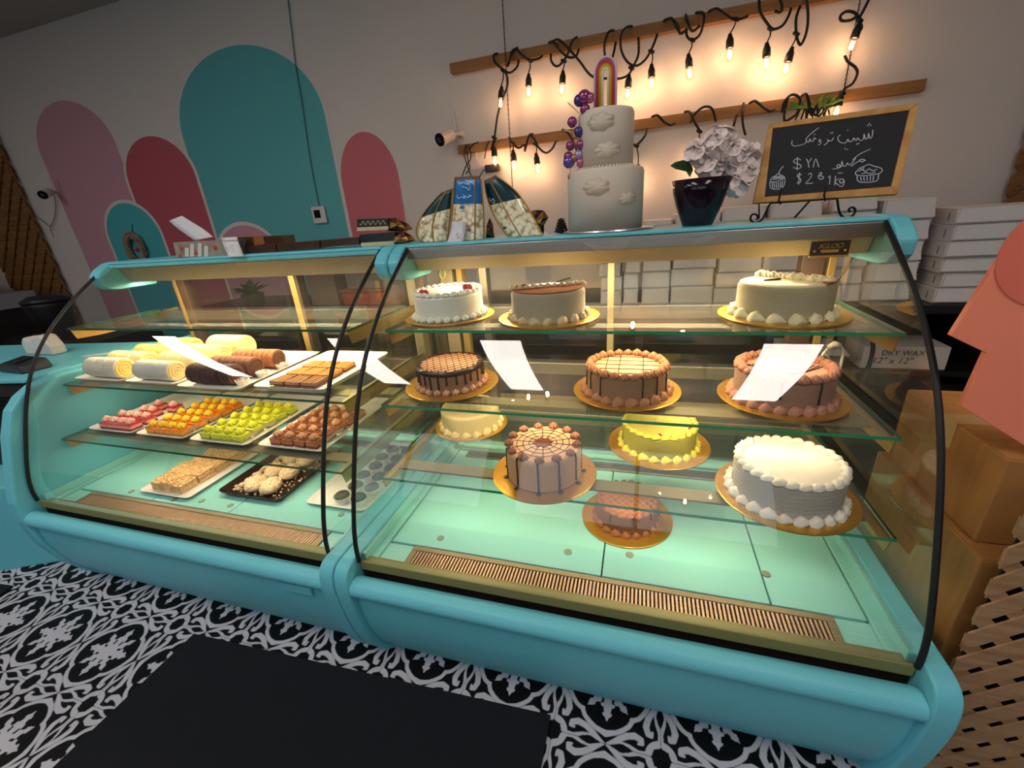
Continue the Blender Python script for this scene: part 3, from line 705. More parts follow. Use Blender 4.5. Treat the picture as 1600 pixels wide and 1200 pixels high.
def drips(angs, L0, L1, w=.0028, puddle=False):
    def f(t, x, y, zt, R, h, mb_):
        for a in angs:
            a += random.uniform(-.04, .04); L = random.uniform(L0, L1); c, s = math.cos(a), math.sin(a); r = R*1.012
            pts = [(x+(R-.012)*c, y+(R-.012)*s, zt+.001), (x+(R-.001)*c, y+(R-.001)*s, zt-.001), (x+r*c, y+r*s, zt-.012), (x+r*c, y+r*s, zt-L)]
            mb = MB().tube(pts, [w*1.2, w*1.2, w*.8, w*.95], 7)
            mb.ball((x+r*c, y+r*s, zt-L), w*1.25, 8)
            if puddle: mb.ball((x+(r+.006)*c, y+(r+.006)*s, zt-h+.001), .008, 10, sc=(1, 1, .3))
            part('chocolate_drip', mb, m_choc, t, smooth=True)
    return f
def lines(fn, mat=None, r=.0011, name='chocolate_lines'):
    def f(t, x, y, zt, R, h, mb_):
        mb = MB()
        for l in fn(R): mb.tube([(x+p[0], y+p[1], zt+.0016) for p in l], r, 4)
        part(name, mb, mat or m_choc, t)
    return f
def chain_(*fs):
    def f(*a):
        for q in fs: q(*a)
    return f
def chord(R, d, ang, n=2):
    c, s = math.cos(ang), math.sin(ang); k = math.sqrt(max(0, R*R-d*d)); return [(c*d-s*u, s*d+c*u) for u in np.linspace(-k, k, n)]
def fruit(pts, col, r, nm, name='strawberry'):
    def f(t, x, y, zt, R, h, mb_):
        for dx, dy in pts: part(name, MB().ball((x+dx, y+dy, zt+r*.6), r, 12, sc=(1, .85, .9)), M(nm, col, .35, bump=.3, bscale=300), t, smooth=True)
    return f
m_cocoa = M('cocoa_dust', '#9a501c', .9, spec=.1, bump=.2, bscale=200)
def sector(a0, a1, rr, d=None, mat=m_cocoa, name='cocoa_topping'):
    def f(t, x, y, zt, R, h, mb_):
        pts = [(x+R*rr*math.cos(a), y+R*rr*math.sin(a), zt+.0012) for a in np.linspace(a0, a1, 20)]
        part(name, MB().prism(pts, (0, 0, .0025)), mat, t)
    return f
def bead_line(p0, p1, n, rs):
    def f(t, x, y, zt, R, h, mb_):
        ms = rosette_mesh('line_rosette', mb_, rs, rs*1.3)
        for i in range(n):
            k = i/(n-1); inst('top_rosette', ms, t, (x+(p0[0]+(p1[0]-p0[0])*k)*R, y+(p0[1]+(p1[1]-p0[1])*k)*R, zt), random.random()*6, scale=random.uniform(.9, 1.15))
    return f
def shard(pts):
    def f(t, x, y, zt, R, h, mb_):
        for (ax, ay, az), (bx, by, bz) in pts: part('chocolate_stick', MB().tube([(x+ax, y+ay, zt+az), (x+bx, y+by, zt+bz)], .0025, 5), m_choc, t)
    return f
z1, z2, z3 = [s[0] for s in SH]
cake('white cream cake with strawberries, top shelf far left', -.59, 1.235, z1, .108, .078, '#fbf6e4', 'white', board=.143, bottom='rosette', top='shell', ntop=26, nbot=26, rs=.011, ridges=False,
     extra=fruit([(-.052, -.070), (-.036, -.078), (.055, .02), (.072, .012)], '#c8322c', .011, 'strawberry_red'))
cake('cream cake with a cocoa dusted half, top shelf second from left', -.262, 1.22, z1, .108, .080, '#f5e4c2', 'ivory', top=None, col2='#d9bf93', nbot=18,
     extra=chain_(sector(-2.95, .35, .96), bead_line((-.92, -.2), (.88, .42), 11, .011), shard([((-.09, -.02, .01), (-.06, .0, .012)), ((.02, .03, .012), (.06, .05, .02))])))
cake('cream cake with a piped rope and cocoa corner, top shelf right', .352, 1.235, z1, .108, .082, '#f3e3b4', 'butter', top=None, nbot=16, rs=.014,
     extra=chain_(sector(-.95, .75, .97), bead_line((-.35, .82), (.72, -.42), 11, .012), shard([((-.05, .0, .002), (-.01, .012, .003)), ((.03, .06, .01), (.05, .065, .012))])))
def lattice_lines(R): return [chord(R*.98, d, a) for a in (.5, -.75) for d in np.linspace(-R*.88, R*.88, 10)]
m_glaze = M('chocolate_glaze', '#3a1a10', .2, spec=.7)
def glaze_ring(t, x, y, zt, R, h, mb_): part('glaze_rim', MB().lathe([(R*1.02, -.012), (R*1.025, -.004), (R*1.0, .002), (R*.95, .003), (R*.93, .0015)], (x, y, zt), 56, cap=False), m_glaze, t, smooth=True)
cake('caramel cake with chocolate lattice top and heavy drips, middle shelf left', -.575, 1.155, z2, .104, .068, '#dba27a', 'caramel', top=None, bottom='rosette', nbot=24, rs=.011,
     extra=chain_(glaze_ring, lines(lattice_lines, r=.0008), drips(list(np.linspace(0, 2*PI, 26)[:-1]), .03, .052, .0035)))
def brick_lines(R):
    L = [chord(R*.84, d, PI/2) for d in np.linspace(-R*.6, R*.65, 5)]; L += [chord(R*.8, d, .0) for d in (-R*.5, -.02, R*.4)]; return L
cake('mocha cake with rosette rim and chocolate grid, centre of middle shelf', -.03, 1.165, z2, .112, .070, '#dfa97a', 'mocha', ntop=24, nbot=22, rs=.013, col2='#bb7f52',
     extra=chain_(lines(brick_lines, r=.0011), drips([3.4, 3.75, 4.1, 5.15, 5.5, 5.9], .04, .058, .0022)))
def fan_lines(R): return [[(.0+.0*k, -R*.55), (math.sin(k)*R*.45, -R*.1+abs(k)*-.01), (math.sin(k)*R*.82, R*.42-abs(k)*R*.25)] for k in np.linspace(-1.25, 1.25, 15)]
cake('pinkish mocha cake with fanned chocolate lines, middle shelf right', .362, 1.165, z2, .112, .076, '#d9a58a', 'rosy', ntop=26, nbot=24, rs=.013, col2='#c08468',
     extra=chain_(lines(fan_lines, r=.0014), drips([4.45, 5.2], .04, .06, .003)))
cake('plain pale cream cake at the back left of the bottom glass shelf', -.57, 1.255, z3, .103, .070, '#eddca2', 'plain', board=.13, top=None, nbot=18, ridges=False)
def web(R):
    L = [[(0, 0), (math.cos(a)*R*.84, math.sin(a)*R*.84)] for a in np.linspace(0, 2*PI, 15)[:-1]]
    for k in (.38, .55, .72): L.append([(math.cos(a)*R*k, math.sin(a)*R*k) for a in np.linspace(0, 2*PI, 15)])
    return L
def splash(t, x, y, zt, R, h, mb_):
    pts = [(x+R*(.30 if i % 2 else .20)*math.cos(a), y+R*(.30 if i % 2 else .20)*math.sin(a), zt+.001) for i, a in enumerate(np.linspace(0, 2*PI, 17)[:-1])]
    part('chocolate_star', MB().prism(pts, (0, 0, .0022)), M('milk_chocolate', '#6a3320', .25), t)
cake('tall mocha cake with spider web top and chocolate drips, front left on bottom shelf', -.245, 1.0, z3, .104, .092, '#dba87c', 'web', board=.148, bottom=None, ntop=13, rs=.0125, col2='#a36d50', ridges=False,
     extra=chain_(lines(web, r=.001), splash, drips(list(np.linspace(.2, 6.5, 12)[:-1]), .074, .088, .0028, True)))
cake('yellow green pistachio cake with red buds, centre of bottom glass shelf', .07, 1.215, z3, .108, .072, '#fff27a', 'pistachio', board=.15, top='shell', ntop=26, nbot=22, rs=.011, col2='#f6ee62',
     extra=fruit([(-.088, -.02), (-.002, -.092), (.085, -.035), (.0, .085)], '#a3202e', .0065, 'bud_red', 'red_bud'))
cake('plain white cream cake with a shell rim, front right on bottom shelf', .362, 1.018, z3, .118, .088, '#fdf3e2', 'snow', board=.155, top='shell', ntop=28, nbot=24, rs=.0125, ridges=True)
cake('small dark caramel cake with piped lattice, on the deck in the centre', -.015, 1.115, .4205, .092, .066, '#a86c40', 'deck', board=.138, top='shell', ntop=22, nbot=20, rs=.0105, col2='#9a5f38',
     extra=chain_(lines(lambda R: [chord(R*.85, d, a) for a in (.7, -.7) for d in np.linspace(-R*.7, R*.7, 8)], cream('#b97d4c', 'deck_lat'), .002, 'piped_lattice'), drips([4.2, 4.9, 5.6], .02, .03, .002)))

# ================================================================== PLATTERS AND PASTRIES (left case)
ORD = ['first', 'second', 'third', 'fourth', 'fifth', 'sixth']
m_plate = M('white_melamine', '#f3efe8', .35)
m_tray = M('brown_tray', '#2a120b', .3, spec=.6)
def platter(label, x0, x1, y0, y1, z, mat=m_plate, rim=.014, rot=0, name='platter', group=None):
    cx, cy = (x0+x1)/2, (y0+y1)/2; t = thing(name, label, 'platter' if name == 'platter' else 'tray', (cx, cy, z), group)
    def rr(hx, hy, r, n=4):
        out = []
        for qx, qy, a0 in ((1, 1, 0), (-1, 1, PI/2), (-1, -1, PI), (1, -1, 3*PI/2)):
            for k in range(n+1):
                a = a0+PI/2*k/n; out.append((cx+qx*(hx-r)+r*math.cos(a), cy+qy*(hy-r)+r*math.sin(a)))
        return out
    hx, hy = (x1-x0)/2, (y1-y0)/2; mb = MB()
    rings = [(hx-.02, hy-.02, .012, z), (hx-.014, hy-.014, .014, z+.002), (hx, hy, .02, z+rim), (hx-.001, hy-.001, .02, z+rim+.0015), (hx-.017, hy-.017, .014, z+.005), (hx-.022, hy-.022, .01, z+.0045)]
    b = 0; n = None
    for a, c, r, zz in rings:
        p = rr(a, c, r); n = len(p); mb.v += [Vector((q[0], q[1], zz)) for q in p]
    for i in range(len(rings)-1):
        for j in range(n): mb.f.append((i*n+j, i*n+(j+1) % n, (i+1)*n+(j+1) % n, (i+1)*n+j)); mb.m.append(0)
    mb.f += [tuple(range(n-1, -1, -1)), tuple((len(rings)-1)*n+j for j in range(n))]; mb.m += [0, 0]
    part('dish', mb, mat, t, smooth=False); return t
zp = .8345
P1 = platter('white platter of white and orange sponge rolls, leftmost on the middle shelf', -2.16, -1.885, 1.0, 1.40, zp)
P2 = platter('white platter of yellow sponge rolls, second from left on the middle shelf', -1.87, -1.595, 1.0, 1.40, zp)
P3 = platter('white platter of chocolate rolls, third from left on the middle shelf', -1.58, -1.29, .985, 1.40, zp)
P4 = platter('white deep platter of lattice pastries, rightmost on the middle shelf', -1.25, -.955, 1.005, 1.40, zp, rim=.02)
def roll(label, x, y, z, L, r, col, nm, ns, endcol, group=None, rot=0, spiral=True):
    t = thing('sponge_roll', label, 'cake roll', (x, y, z), group); mc = M('sponge_'+nm, col, .7, bump=.5, bscale=160, sss=.05); me_ = M('sponge_end_'+nm, endcol, .75)
    for i in range(ns):
        a = x-L/2+L*i/ns+.0008; b = x-L/2+L*(i+1)/ns-.0008; pr = [(r*.9, a), (r*.985, a+.003), (r, a+.008), (r, b-.008), (r*.985, b-.003), (r*.9, b)]
        mb = MB(); n = 22; base = 0; jit = random.uniform(-.0035, .0035)
        for q, xx in pr:
            for j in range(n): an = 2*PI*j/n; mb.v.append(Vector((xx, y+q*math.cos(an)+jit, z+r*.97+max(-r*.96, q*math.sin(an)))))
        for k in range(len(pr)-1):
            for j in range(n): mb.f.append((k*n+j, k*n+(j+1) % n, (k+1)*n+(j+1) % n, (k+1)*n+j)); mb.m.append(0)
        mb.f += [tuple(range(n)), tuple((len(pr)-1)*n+j for j in range(n-1, -1, -1))]; mb.m += [1, 1]
        part('slice', mb, [mc, me_], t, smooth=False)
    if spiral:
        pts = [(x+L/2+.0005, y+(r*.1+r*.78*k/40)*math.cos(k*.42), z+r*.97+(r*.1+r*.78*k/40)*math.sin(k*.42)) for k in range(41)]
        part('cream_spiral', MB().tube(pts, .0018, 5), M('spiral_'+nm, '#f6e3b0' if 'choc' not in nm else '#6b4030', .6), t)
    t.rotation_euler.z = rot; return t
ze = zp+.005
roll('white glazed sponge roll at the front of the leftmost platter', -2.025, 1.06, ze, .19, .040, '#e9e3d2', 'white', 3, '#f0c860', rot=.0)
roll('pale yellow sponge roll, second on the leftmost platter', -2.02, 1.145, ze, .20, .040, '#f0d9a0', 'cream', 3, '#f0cf80')
roll('golden sponge roll, third on the leftmost platter', -1.99, 1.23, ze, .20, .042, '#eebb6c', 'golden', 3, '#f3c983')
roll('orange sponge roll at the back of the leftmost platter', -1.975, 1.32, ze, .18, .044, '#e6a85c', 'orange', 2, '#edb668')
roll('grey white sponge roll at the front of the second platter', -1.745, 1.06, ze, .19, .038, '#dfdccf', 'grey', 3, '#f4d88e')
roll('yellow sponge roll, second on the second platter', -1.73, 1.145, ze, .19, .042, '#f4dc96', 'yellow', 3, '#f6dc94')
roll('yellow sponge roll, third on the second platter', -1.72, 1.235, ze, .20, .044, '#f2d68a', 'yellow', 3, '#f5d98e')
roll('fat yellow sponge roll at the back of the second platter', -1.69, 1.33, ze, .18, .050, '#f6e09c', 'yellow', 2, '#f7df9a')
for k, (y, c, nm, lab, xo) in enumerate(((1.05, '#4a2c22', 'choc_dark', 'dark chocolate roll with ridges at the front of the third platter', -1.455), (1.135, '#7a4a34', 'choc_mid', 'brown chocolate roll in the middle of the third platter', -1.45), (1.225, '#a5683f', 'choc_light', 'light brown chocolate roll at the back of the third platter', -1.435))):
    roll(lab, xo, y, ze, .20, .037, c, nm, 8, '#5a3424', spiral=True)
# paper cups beside the chocolate rolls
m_paper = M('waxed_paper', '#efe6da', .6, bump=.6, bscale=60)
for i, (x, y) in enumerate(((-1.335, 1.05), (-1.325, 1.13), (-1.315, 1.215))):
    solo('paper_cup', MB().lathe([(.017, 0), (.024, .02), (.0225, .0205), (.016, .002)], (x, y, ze), 18, fn=lambda R, z, a, i: R*(1+.05*math.cos(9*a))), m_paper, 'empty white paper cup beside the chocolate rolls, %s' % ('nearest the glass', 'middle one', 'at the back')[i], 'paper cup', (x, y, ze), 'paper cups by the chocolate rolls')
# lattice pastries
m_past = M('baked_pastry', '#c98436', .55, vary=.35, vscale=60, bump=.5, bscale=120); m_dp = M('dark_pastry', '#4b2413', .4, vary=.3, vscale=40); m_lt = M('pastry_lattice', '#d99a48', .5)
def pastry(label, x, y, z, w, d, h, m1, m2, group):
    t = thing('lattice_pastry', label, 'pastry', (x, y, z), group)
    part('base', MB().box((x-w/2, y-d/2, z), (x+w/2, y+d/2, z+h*.45)), m_dp, t, bevel=.002); part('filling', MB().box((x-w/2+.001, y-d/2+.001, z+h*.45), (x+w/2-.001, y+d/2-.001, z+h)), m1, t, bevel=.002)
    mb = MB()
    for k in range(3):
        q = (k-1)*w*.33; mb.tube([(x+q-w*.12, y-d*.45, z+h+.001), (x+q+w*.12, y+d*.45, z+h+.001)], .0022, 5)
    part('lattice_strips', mb, m2, t)
k = 0
for j in range(3):
    for i in range(3):
        pastry('%s pastry square, %s from left in the %s row of the deep platter' % ('dark pecan' if j == 0 else 'golden lattice', ORD[i], ('front', 'middle', 'back')[j]), -1.18+i*.066, 1.075+j*.078, ze, .06, .068, .02,
               M('pecan', '#7a3f1c', .35, vary=.5, vscale=80) if j == 0 else m_past, m_lt, 'dark pastries' if j == 0 else 'golden lattice pastries')
# cream squares
def square(label, x, y, z, s, h, base, body, top, nm, group, cols, glaze=True):
    t = thing('cake_square', label, 'cake square', (x, y, z), group)
    part('sponge', MB().box((x-s/2, y-s/2, z), (x+s/2, y+s/2, z+h*.35)), M('sq_base_'+nm, base, .7, bump=.5, bscale=200), t, bevel=.0015)
    part('mousse', MB().box((x-s/2, y-s/2, z+h*.35), (x+s/2, y+s/2, z+h*.8)), M('sq_body_'+nm, body, .5), t, bevel=.0015)
    part('glaze', MB().box((x-s/2, y-s/2, z+h*.8), (x+s/2, y+s/2, z+h)), M('sq_top_'+nm, top, .2, coat=.5), t, bevel=.0015)
    return t
RM = {}
def squares(pref, where, x0, y0, nc, nr, nm, base, body, top, ros, z=.635, pitch=.05, py=.056, skip=(), s=.044):
    mm = cream(ros, nm); mesh = rosette_mesh('rosette_'+nm, mm, .015, .024, lobes=8)
    proto = {}
    for j in range(nr):
        row = 'front' if j == 0 else 'back' if j == nr-1 else 'middle'
        for i in range(nc):
            if (i, j) in skip: continue
            x = x0+i*pitch+random.uniform(-.002, .002)+j*.002; y = y0+j*py
            lab = '%s, %s row from the glass, %s from left on %s' % (pref, ORD[j], ORD[i], where); grp = '%s cake squares on %s' % (nm, where)
            if not proto:
                t = square(lab, x, y, z+.005, s, .026, base, body, top, nm, grp, None); inst('cream_rosette', mesh, t, (x, y, z+.031)); proto['t'] = t
            else: dup(proto['t'], (x, y, z+.005), random.uniform(-.08, .08), lab, grp)
Q1 = platter('white platter of red glazed squares, leftmost on the lower glass shelf', -2.13, -1.875, .955, 1.36, z3)
Q2 = platter('white platter of orange squares, second on the lower glass shelf', -1.855, -1.60, .955, 1.37, z3)
Q3 = platter('white platter of green pistachio squares, third on the lower glass shelf', -1.575, -1.30, .955, 1.38, z3)
Q4 = platter('white platter of chocolate squares, rightmost on the lower glass shelf', -1.265, -.985, .965, 1.40, z3)
squares('red square with pink rosette', 'leftmost platter', -2.065, 1.0, 4, 4, 'red', '#8a3020', '#e8a090', '#c3202c', '#f0b8ac', skip=((0, 2), (2, 3), (3, 2), (0, 3)), pitch=.046)
squares('orange square with yellow rosette', 'second platter', -1.80, 1.0, 4, 5, 'orange', '#b5803c', '#f0a030', '#f07818', '#f2cf2c', pitch=.049)
squares('green square with lime rosette', 'third platter', -1.515, 1.0, 4, 5, 'green', '#93a336', '#c8cf3c', '#d2da3e', '#dfe032', pitch=.05)
squares('chocolate square with brown rosette', 'fourth platter', -1.20, 1.01, 4, 5, 'chocolate', '#6a3a24', '#a4623e', '#9a5c3e', '#c8946c', pitch=.051)
m_liner = M('liner_paper', '#e6d9b4', .6, bump=.4, bscale=80)
for i, (xa, lab) in enumerate(((-1.63, 'crumpled waxed paper strip beside the orange squares'), (-1.335, 'crumpled waxed paper strip beside the green squares'), (-1.015, 'crumpled waxed paper strip beside the chocolate squares'))):
    solo('waxed_paper', MB().grid(lambda u, v: (xa+.018*(u-.5)+.004*math.sin(v*9+i), .99+.16*v, z3+.008+.022*u+.004*math.sin(v*14)), 4, 14), m_liner, lab, 'paper', (xa, 1.07, z3+.005), smooth=True)
# deck: napoleon slices, sugared pastry tray, chocolate horns
zd = .4205
D1 = platter('long white platter of flaky crumb slices on the deck', -1.85, -1.585, .885, 1.33, zd)
D2 = platter('brown oblong tray of sugared crumb cakes on the deck', -1.50, -1.21, .935, 1.30, zd, mat=m_tray, rim=.024, name='tray')
D3 = platter('white platter of dark chocolate pastries on the deck at the right', -1.115, -.865, .955, 1.40, zd)
m_flaky = M('flaky_crumbs', '#ffe0ac', .8, color2='#d9a866', vscale=90, bump=1, bscale=140)
m_powder = M('powdered_crumbs', '#fff0d2', .9, color2='#e8c48e', vscale=70, bump=1, bscale=140)
def lumpy(label, x, y, z, w, d, h, mat, name, cat, group, layers=4):
    t = thing(name, label, cat, (x, y, z), group); ph = random.random()*9
    for k in range(layers):
        mb = MB(); zz = z+h*k/layers; e = random.uniform(-.0015, .0015)
        mb.box((x-w/2+e, y-d/2-e, zz), (x+w/2+e, y+d/2-e, zz+h/layers*.86)); part('layer', mb, mat, t, bevel=.003)
    cr = MB()
    for _ in range(46):
        u, v = random.uniform(-.5, .5), random.uniform(-.5, .5); cr.ball((x+u*w, y+v*d, z+h+random.uniform(-.001, .003)), random.uniform(.002, .0045), 6)
    part('crumbs', cr, mat, t, kind='stuff'); return t
for j in range(5):
    for i in range(3):
        t = lumpy('flaky layered crumb slice, %s row from the glass, %s from left on the long platter' % (ORD[j], ORD[i]), -1.785+i*.055+j*.004, .945+j*.073, zd+.006, .05, .068, .036+.004*((i+j) % 2), m_flaky, 'flaky_slice', 'pastry', 'flaky slices on the long platter')
for j in range(3):
    for i in range(2):
        x, y = -1.375+i*.072, 1.0+j*.095
        t = thing('sugared_cake', 'sugar dusted crumb cake, %s column, %s on the brown tray' % (('left', 'right')[i], ('near the front', 'in the middle', 'near the back')[j]), 'pastry', (x, y, zd), 'sugared cakes on the brown tray')
        mb = MB().ball((x, y, zd+.028), .034, 20, sc=(1, 1.35, .75)); o = part('cake', mb, m_powder, t, smooth=True)
        cr = MB()
        for _ in range(70):
            a, b = random.random()*2*PI, random.random()*1.2; cr.ball((x+.034*math.cos(a)*math.sin(b), y+.046*math.sin(a)*math.sin(b), zd+.028+.0255*math.cos(b)), random.uniform(.002, .0045), 6)
        part('crumbs', cr, m_powder, t, kind='stuff')
cr = MB()
for _ in range(260):
    x, y = random.uniform(-1.475, -1.235), random.uniform(.96, 1.27); cr.ball((x, y, zd+.007), random.uniform(.0018, .0045), 6)
for k in range(60):
    x, y = -1.455+random.uniform(-.012, .012), random.uniform(.97, 1.26); cr.ball((x, y, zd+.012), random.uniform(.004, .009), 6)
solo('loose_crumbs', cr, m_powder, 'loose crumbs scattered on the brown tray', 'crumbs', (-1.355, 1.1, zd), kind='stuff')
m_dc = M('dark_cake', '#3b2a22', .45, vary=.4, vscale=60, bump=.5, bscale=160); m_cup = M('white_cup_paper', '#f1ece2', .6)
for j in range(6):
    for i in range(2):
        x, y = -.985+i*.068+(j % 2)*.012, 1.0+j*.064
        t = thing('chocolate_pastry', 'dark round pastry in white paper cup, %s column, %s row from the glass' % (('left', 'right')[i], ORD[j]), 'pastry', (x, y, zd+.005), 'chocolate pastries in paper cups')
        part('cake', MB().ball((x, y, zd+.03), .026, 18, sc=(1, 1, .55)), m_dc, t, smooth=True)
        part('paper_cup', MB().lathe([(.019, zd+.005), (.031, zd+.032), (.030, zd+.032), (.018, zd+.008)], (x, y, 0), 28, fn=lambda R, z, a, i: R*(1+.035*math.cos(14*a)), cap=False), m_cup, t)
m_gp = M('green_sticker', '#8ccf3a', .6)
for k, (x, y, z) in enumerate(((-1.30, 1.388, .851), (-1.17, 1.012, .857))):
    solo('green_sticker', MB().box((x-.012, y-.004, z), (x+.012, y+.004, z+.001)), m_gp, ('small green paper piece at the back of the third platter', 'small green paper piece at the front rim of the deep platter')[k], 'sticker', (x, y, z))

# ================================================================== ON TOP OF THE CASES
ZT = 1.2625
def pxpoly(pts, Y): return [atY(a, b, Y) for a, b in pts]
# tiered cake
m_fond = M('fondant', '#e3d6c6', .6, bump=.1, bscale=60); cxT, cyT = -.117, 1.425
t = thing('tiered_cake', 'white two tier fondant cake with clouds, balls and rainbow topper', 'cake', (cxT, cyT, ZT))
part('cake_board', MB().lathe([(.136, .0005), (.138, .002), (.136, .006)], (cxT+.01, cyT, ZT), 56), M('silver_board', '#c9c7c6', .3, metal=.7), t)
R1, H1, R2, H2 = .112, .172, .079, .150
part('lower_tier', MB().lathe([(R1, .006), (R1, H1-.012), (R1-.004, H1-.003), (R1-.014, H1), (.002, H1)], (cxT, cyT, ZT), 64), m_fond, t, smooth=True)
part('upper_tier', MB().lathe([(R2, H1), (R2, H1+H2-.012), (R2-.004, H1+H2-.003), (R2-.014, H1+H2), (.002, H1+H2)], (cxT, cyT, ZT), 56), m_fond, t, smooth=True)
mb = MB()
for i in range(52): a = 2*PI*i/52; mb.ball((cxT+(R2+.003)*math.cos(a), cyT+(R2+.003)*math.sin(a), ZT+H1+.003), .0038, 8)
part('bead_border', mb, m_fond, t, smooth=True, kind='stuff')
def cloud(px, py, wpx, R, zc):
    g = ray(px, py); # hit the cylinder
    ox, oy = -cxT, -cyT; A = g.x**2+g.y**2; B = 2*(ox*g.x+oy*g.y); Cc = ox*ox+oy*oy-R*R; tt = (-B-math.sqrt(B*B-4*A*Cc))/(2*A)
    P = C0+g*tt; a0 = math.atan2(P.y-cyT, P.x-cxT); sc_ = wpx/900; mb = MB(); pts = []
    for i in range(56):
        th = 2*PI*i/56; r = .82+.24*abs(math.sin(3.5*th)); pts.append((a0+(sc_*r*math.cos(th))/R, P.z+sc_*.58*r*math.sin(th)))
    v = [(cxT+(R+.0022)*math.cos(a), cyT+(R+.0022)*math.sin(a), z) for a, z in pts]; v2 = [(cxT+(R-.001)*math.cos(a), cyT+(R-.001)*math.sin(a), z) for a, z in pts]; n = 56
    cv = (cxT+(R+.0022)*math.cos(a0), cyT+(R+.0022)*math.sin(a0), P.z)
    mb.add(v+v2+[cv], [(i, (i+1) % n, 2*n) for i in range(n)]+[(i, (i+1) % n, n+(i+1) % n, n+i) for i in range(n)]); part('cloud_cutout', mb, M('cloud_icing', '#ddcfba', .7), t, smooth=True); part('cloud_rim', MB().tube(v, .0006, 5, closed=True), M('cloud_edge', '#cdbf9f', .7), t)
for px, py, wp, R in ((938, 190, 34, R2), (949, 234, 33, R2), (931, 292, 34, R1), (982, 310, 27, R1)): cloud(px, py, wp, R, 0)
cols = {'m': '#9a3f7a', 'p': '#6b5aa8', 'v': '#4a3a8c', 'l': '#b49ad0', 'g': '#b98a3c', 'k': '#c0688c'}
for nm, c in cols.items(): M('pearl_'+nm, c, .15, metal=.35, coat=.6)
for x, y, r, c in ((913, 152, 8.5, 'm'), (905, 157, 7, 'v'), (922, 153, 6, 'k'), (914, 171, 6.5, 'm'), (894, 191, 6.5, 'm'), (904, 206, 6.5, 'v'), (891, 228, 6, 'm'), (907, 226, 6, 'm'), (904, 242, 6, 'l'), (888, 245, 6.5, 'm'), (897, 247, 5, 'g'), (889, 253, 8, 'p'), (907, 254, 6, 'k'), (892, 276, 4.5, 'g')):
    P = atY(x, y, cyT-.045); part('decor_ball', MB().ball(P, r*.00222, 14), MATS['pearl_'+c], t, smooth=True)
m_stick = M('stick', '#cbb98e', .5)
for (a, b), (c, d_) in (((887, 160), (905, 177)), ((880, 203), (902, 209)), ((893, 192), (905, 200)), ((892, 253), (898, 262)), ((891, 280), (895, 335)), ((897, 285), (899, 330)), ((890, 262), (894, 276))):
    part('stick', MB().tube([atY(a, b, cyT-.05), atY(c, d_, cyT-.05)], .0014, 5), m_stick, t)
rb = atY(945, 160, cyT-.01)
for k, (r, c) in enumerate(((.0295, '#dccbd4'), (.0245, '#b5467c'), (.0200, '#c2452f'), (.0155, '#d99a2a'), (.0115, '#cfc23c'), (.0075, '#e9e0d0'))):
    hgt = .073
    pts = [(rb.x-r, cyT, rb.z-.01)]+[(rb.x+r*math.cos(PI-a), cyT, rb.z+hgt+r*1.2*math.sin(a)) for a in np.linspace(0, PI, 14)]+[(rb.x+r, cyT, rb.z-.01)]
    part('rainbow_band', MB().tube(pts, .0029, 8), M('rainbow_%d' % k, c, .5), t, smooth=True)
# vase and flowers
vx, vy = .148, 1.40
t = thing('flower_vase', 'dark plum glass vase with white artificial hydrangea and green leaf', 'vase', (vx, vy, ZT))
part('vase', MB().lathe([(.040, 0), (.042, .004), (.046, .015), (.062, .055), (.072, .09), (.0765, .122), (.073, .122), (.066, .09), (.05, .045), (.002, .03)], (vx, vy, ZT), 48), M('plum_glass', '#1a0a1a', .15, spec=.5), t, smooth=True)
part('vase_foot', MB().lathe([(.040, 0), (.041, .0055), (.038, .006)], (vx, vy, ZT), 48), M('clear_foot', '#8f8f98', .08, spec=1), t)
m_petal = M('petal', '#fff4ee', .7, sss=.1, color2='#f6dcd6', vscale=8)
def floret_mesh(nm, s, k=4):
    mb = MB()
    for q in range(k):
        A = 2*PI*q/k
        def fn(u, v):
            r_ = .06*s+v*s; w_ = s*.62*math.sin(PI*(.08+.84*v))**.55; a = (u-.5)*2
            x, y, z = r_, a*w_, .10*s*(a*a)-.25*s*v*v+.22*s*v+.04*s*math.sin(u*9+q*2)
            return (x*math.cos(A)-y*math.sin(A), x*math.sin(A)+y*math.cos(A), z+q*.0006)
        mb.grid(fn, 5, 5)
    mb.ball((0, 0, .002), s*.10, 6); return mb.mesh(nm, m_petal, smooth=True)
fm = [floret_mesh('floret', .026, 4), floret_mesh('floret', .029, 5)]
heads = [((1122, 226), .040, 16), ((1092, 242), .024, 9), ((1150, 240), .028, 10), ((1110, 262), .028, 9), ((1142, 266), .030, 11), ((1160, 268), .026, 8), ((1150, 290), .018, 6), ((1170, 244), .012, 4)]
for (px, py), r, n in heads:
    c = atY(px, py, vy+random.uniform(-.02, .02))
    hd = part('flower_head', MB().ball(c, r*.55, 10), M('flower_inner', '#e0cfa8', .7), t, smooth=True)
    for i in range(n):
        zc_ = 1-(i+.5)/n*1.35; a = i*2.399; sr = math.sqrt(max(0, 1-zc_*zc_)); d = Vector((sr*math.cos(a), -zc_, sr*math.sin(a)+.15)).normalized()
        q = d.to_track_quat('Z', 'X'); o = bpy.data.objects.new('floret', fm[i % 2]); COL.objects.link(o); o.parent = hd; o.location = c+d*r*.85-ORG[t]
        o.rotation_mode = 'QUATERNION'; o.rotation_quaternion = q; o.scale = (random.uniform(.85, 1.15),)*3
lp = atY(1047, 259, vy-.03); l2 = atY(1083, 266, vy-.02); l3 = atY(1068, 250, vy-.03); l4 = atY(1078, 277, vy-.02)
part('leaf', MB().prism([lp, atY(1055, 264, vy-.03), atY(1072, 268, vy-.02), l4, l2, atY(1080, 255, vy-.02), l3, atY(1055, 253, vy-.03)], (0, .0015, 0)), M('leaf_green', '#33502a', .5, vary=.4, vscale=20), t)
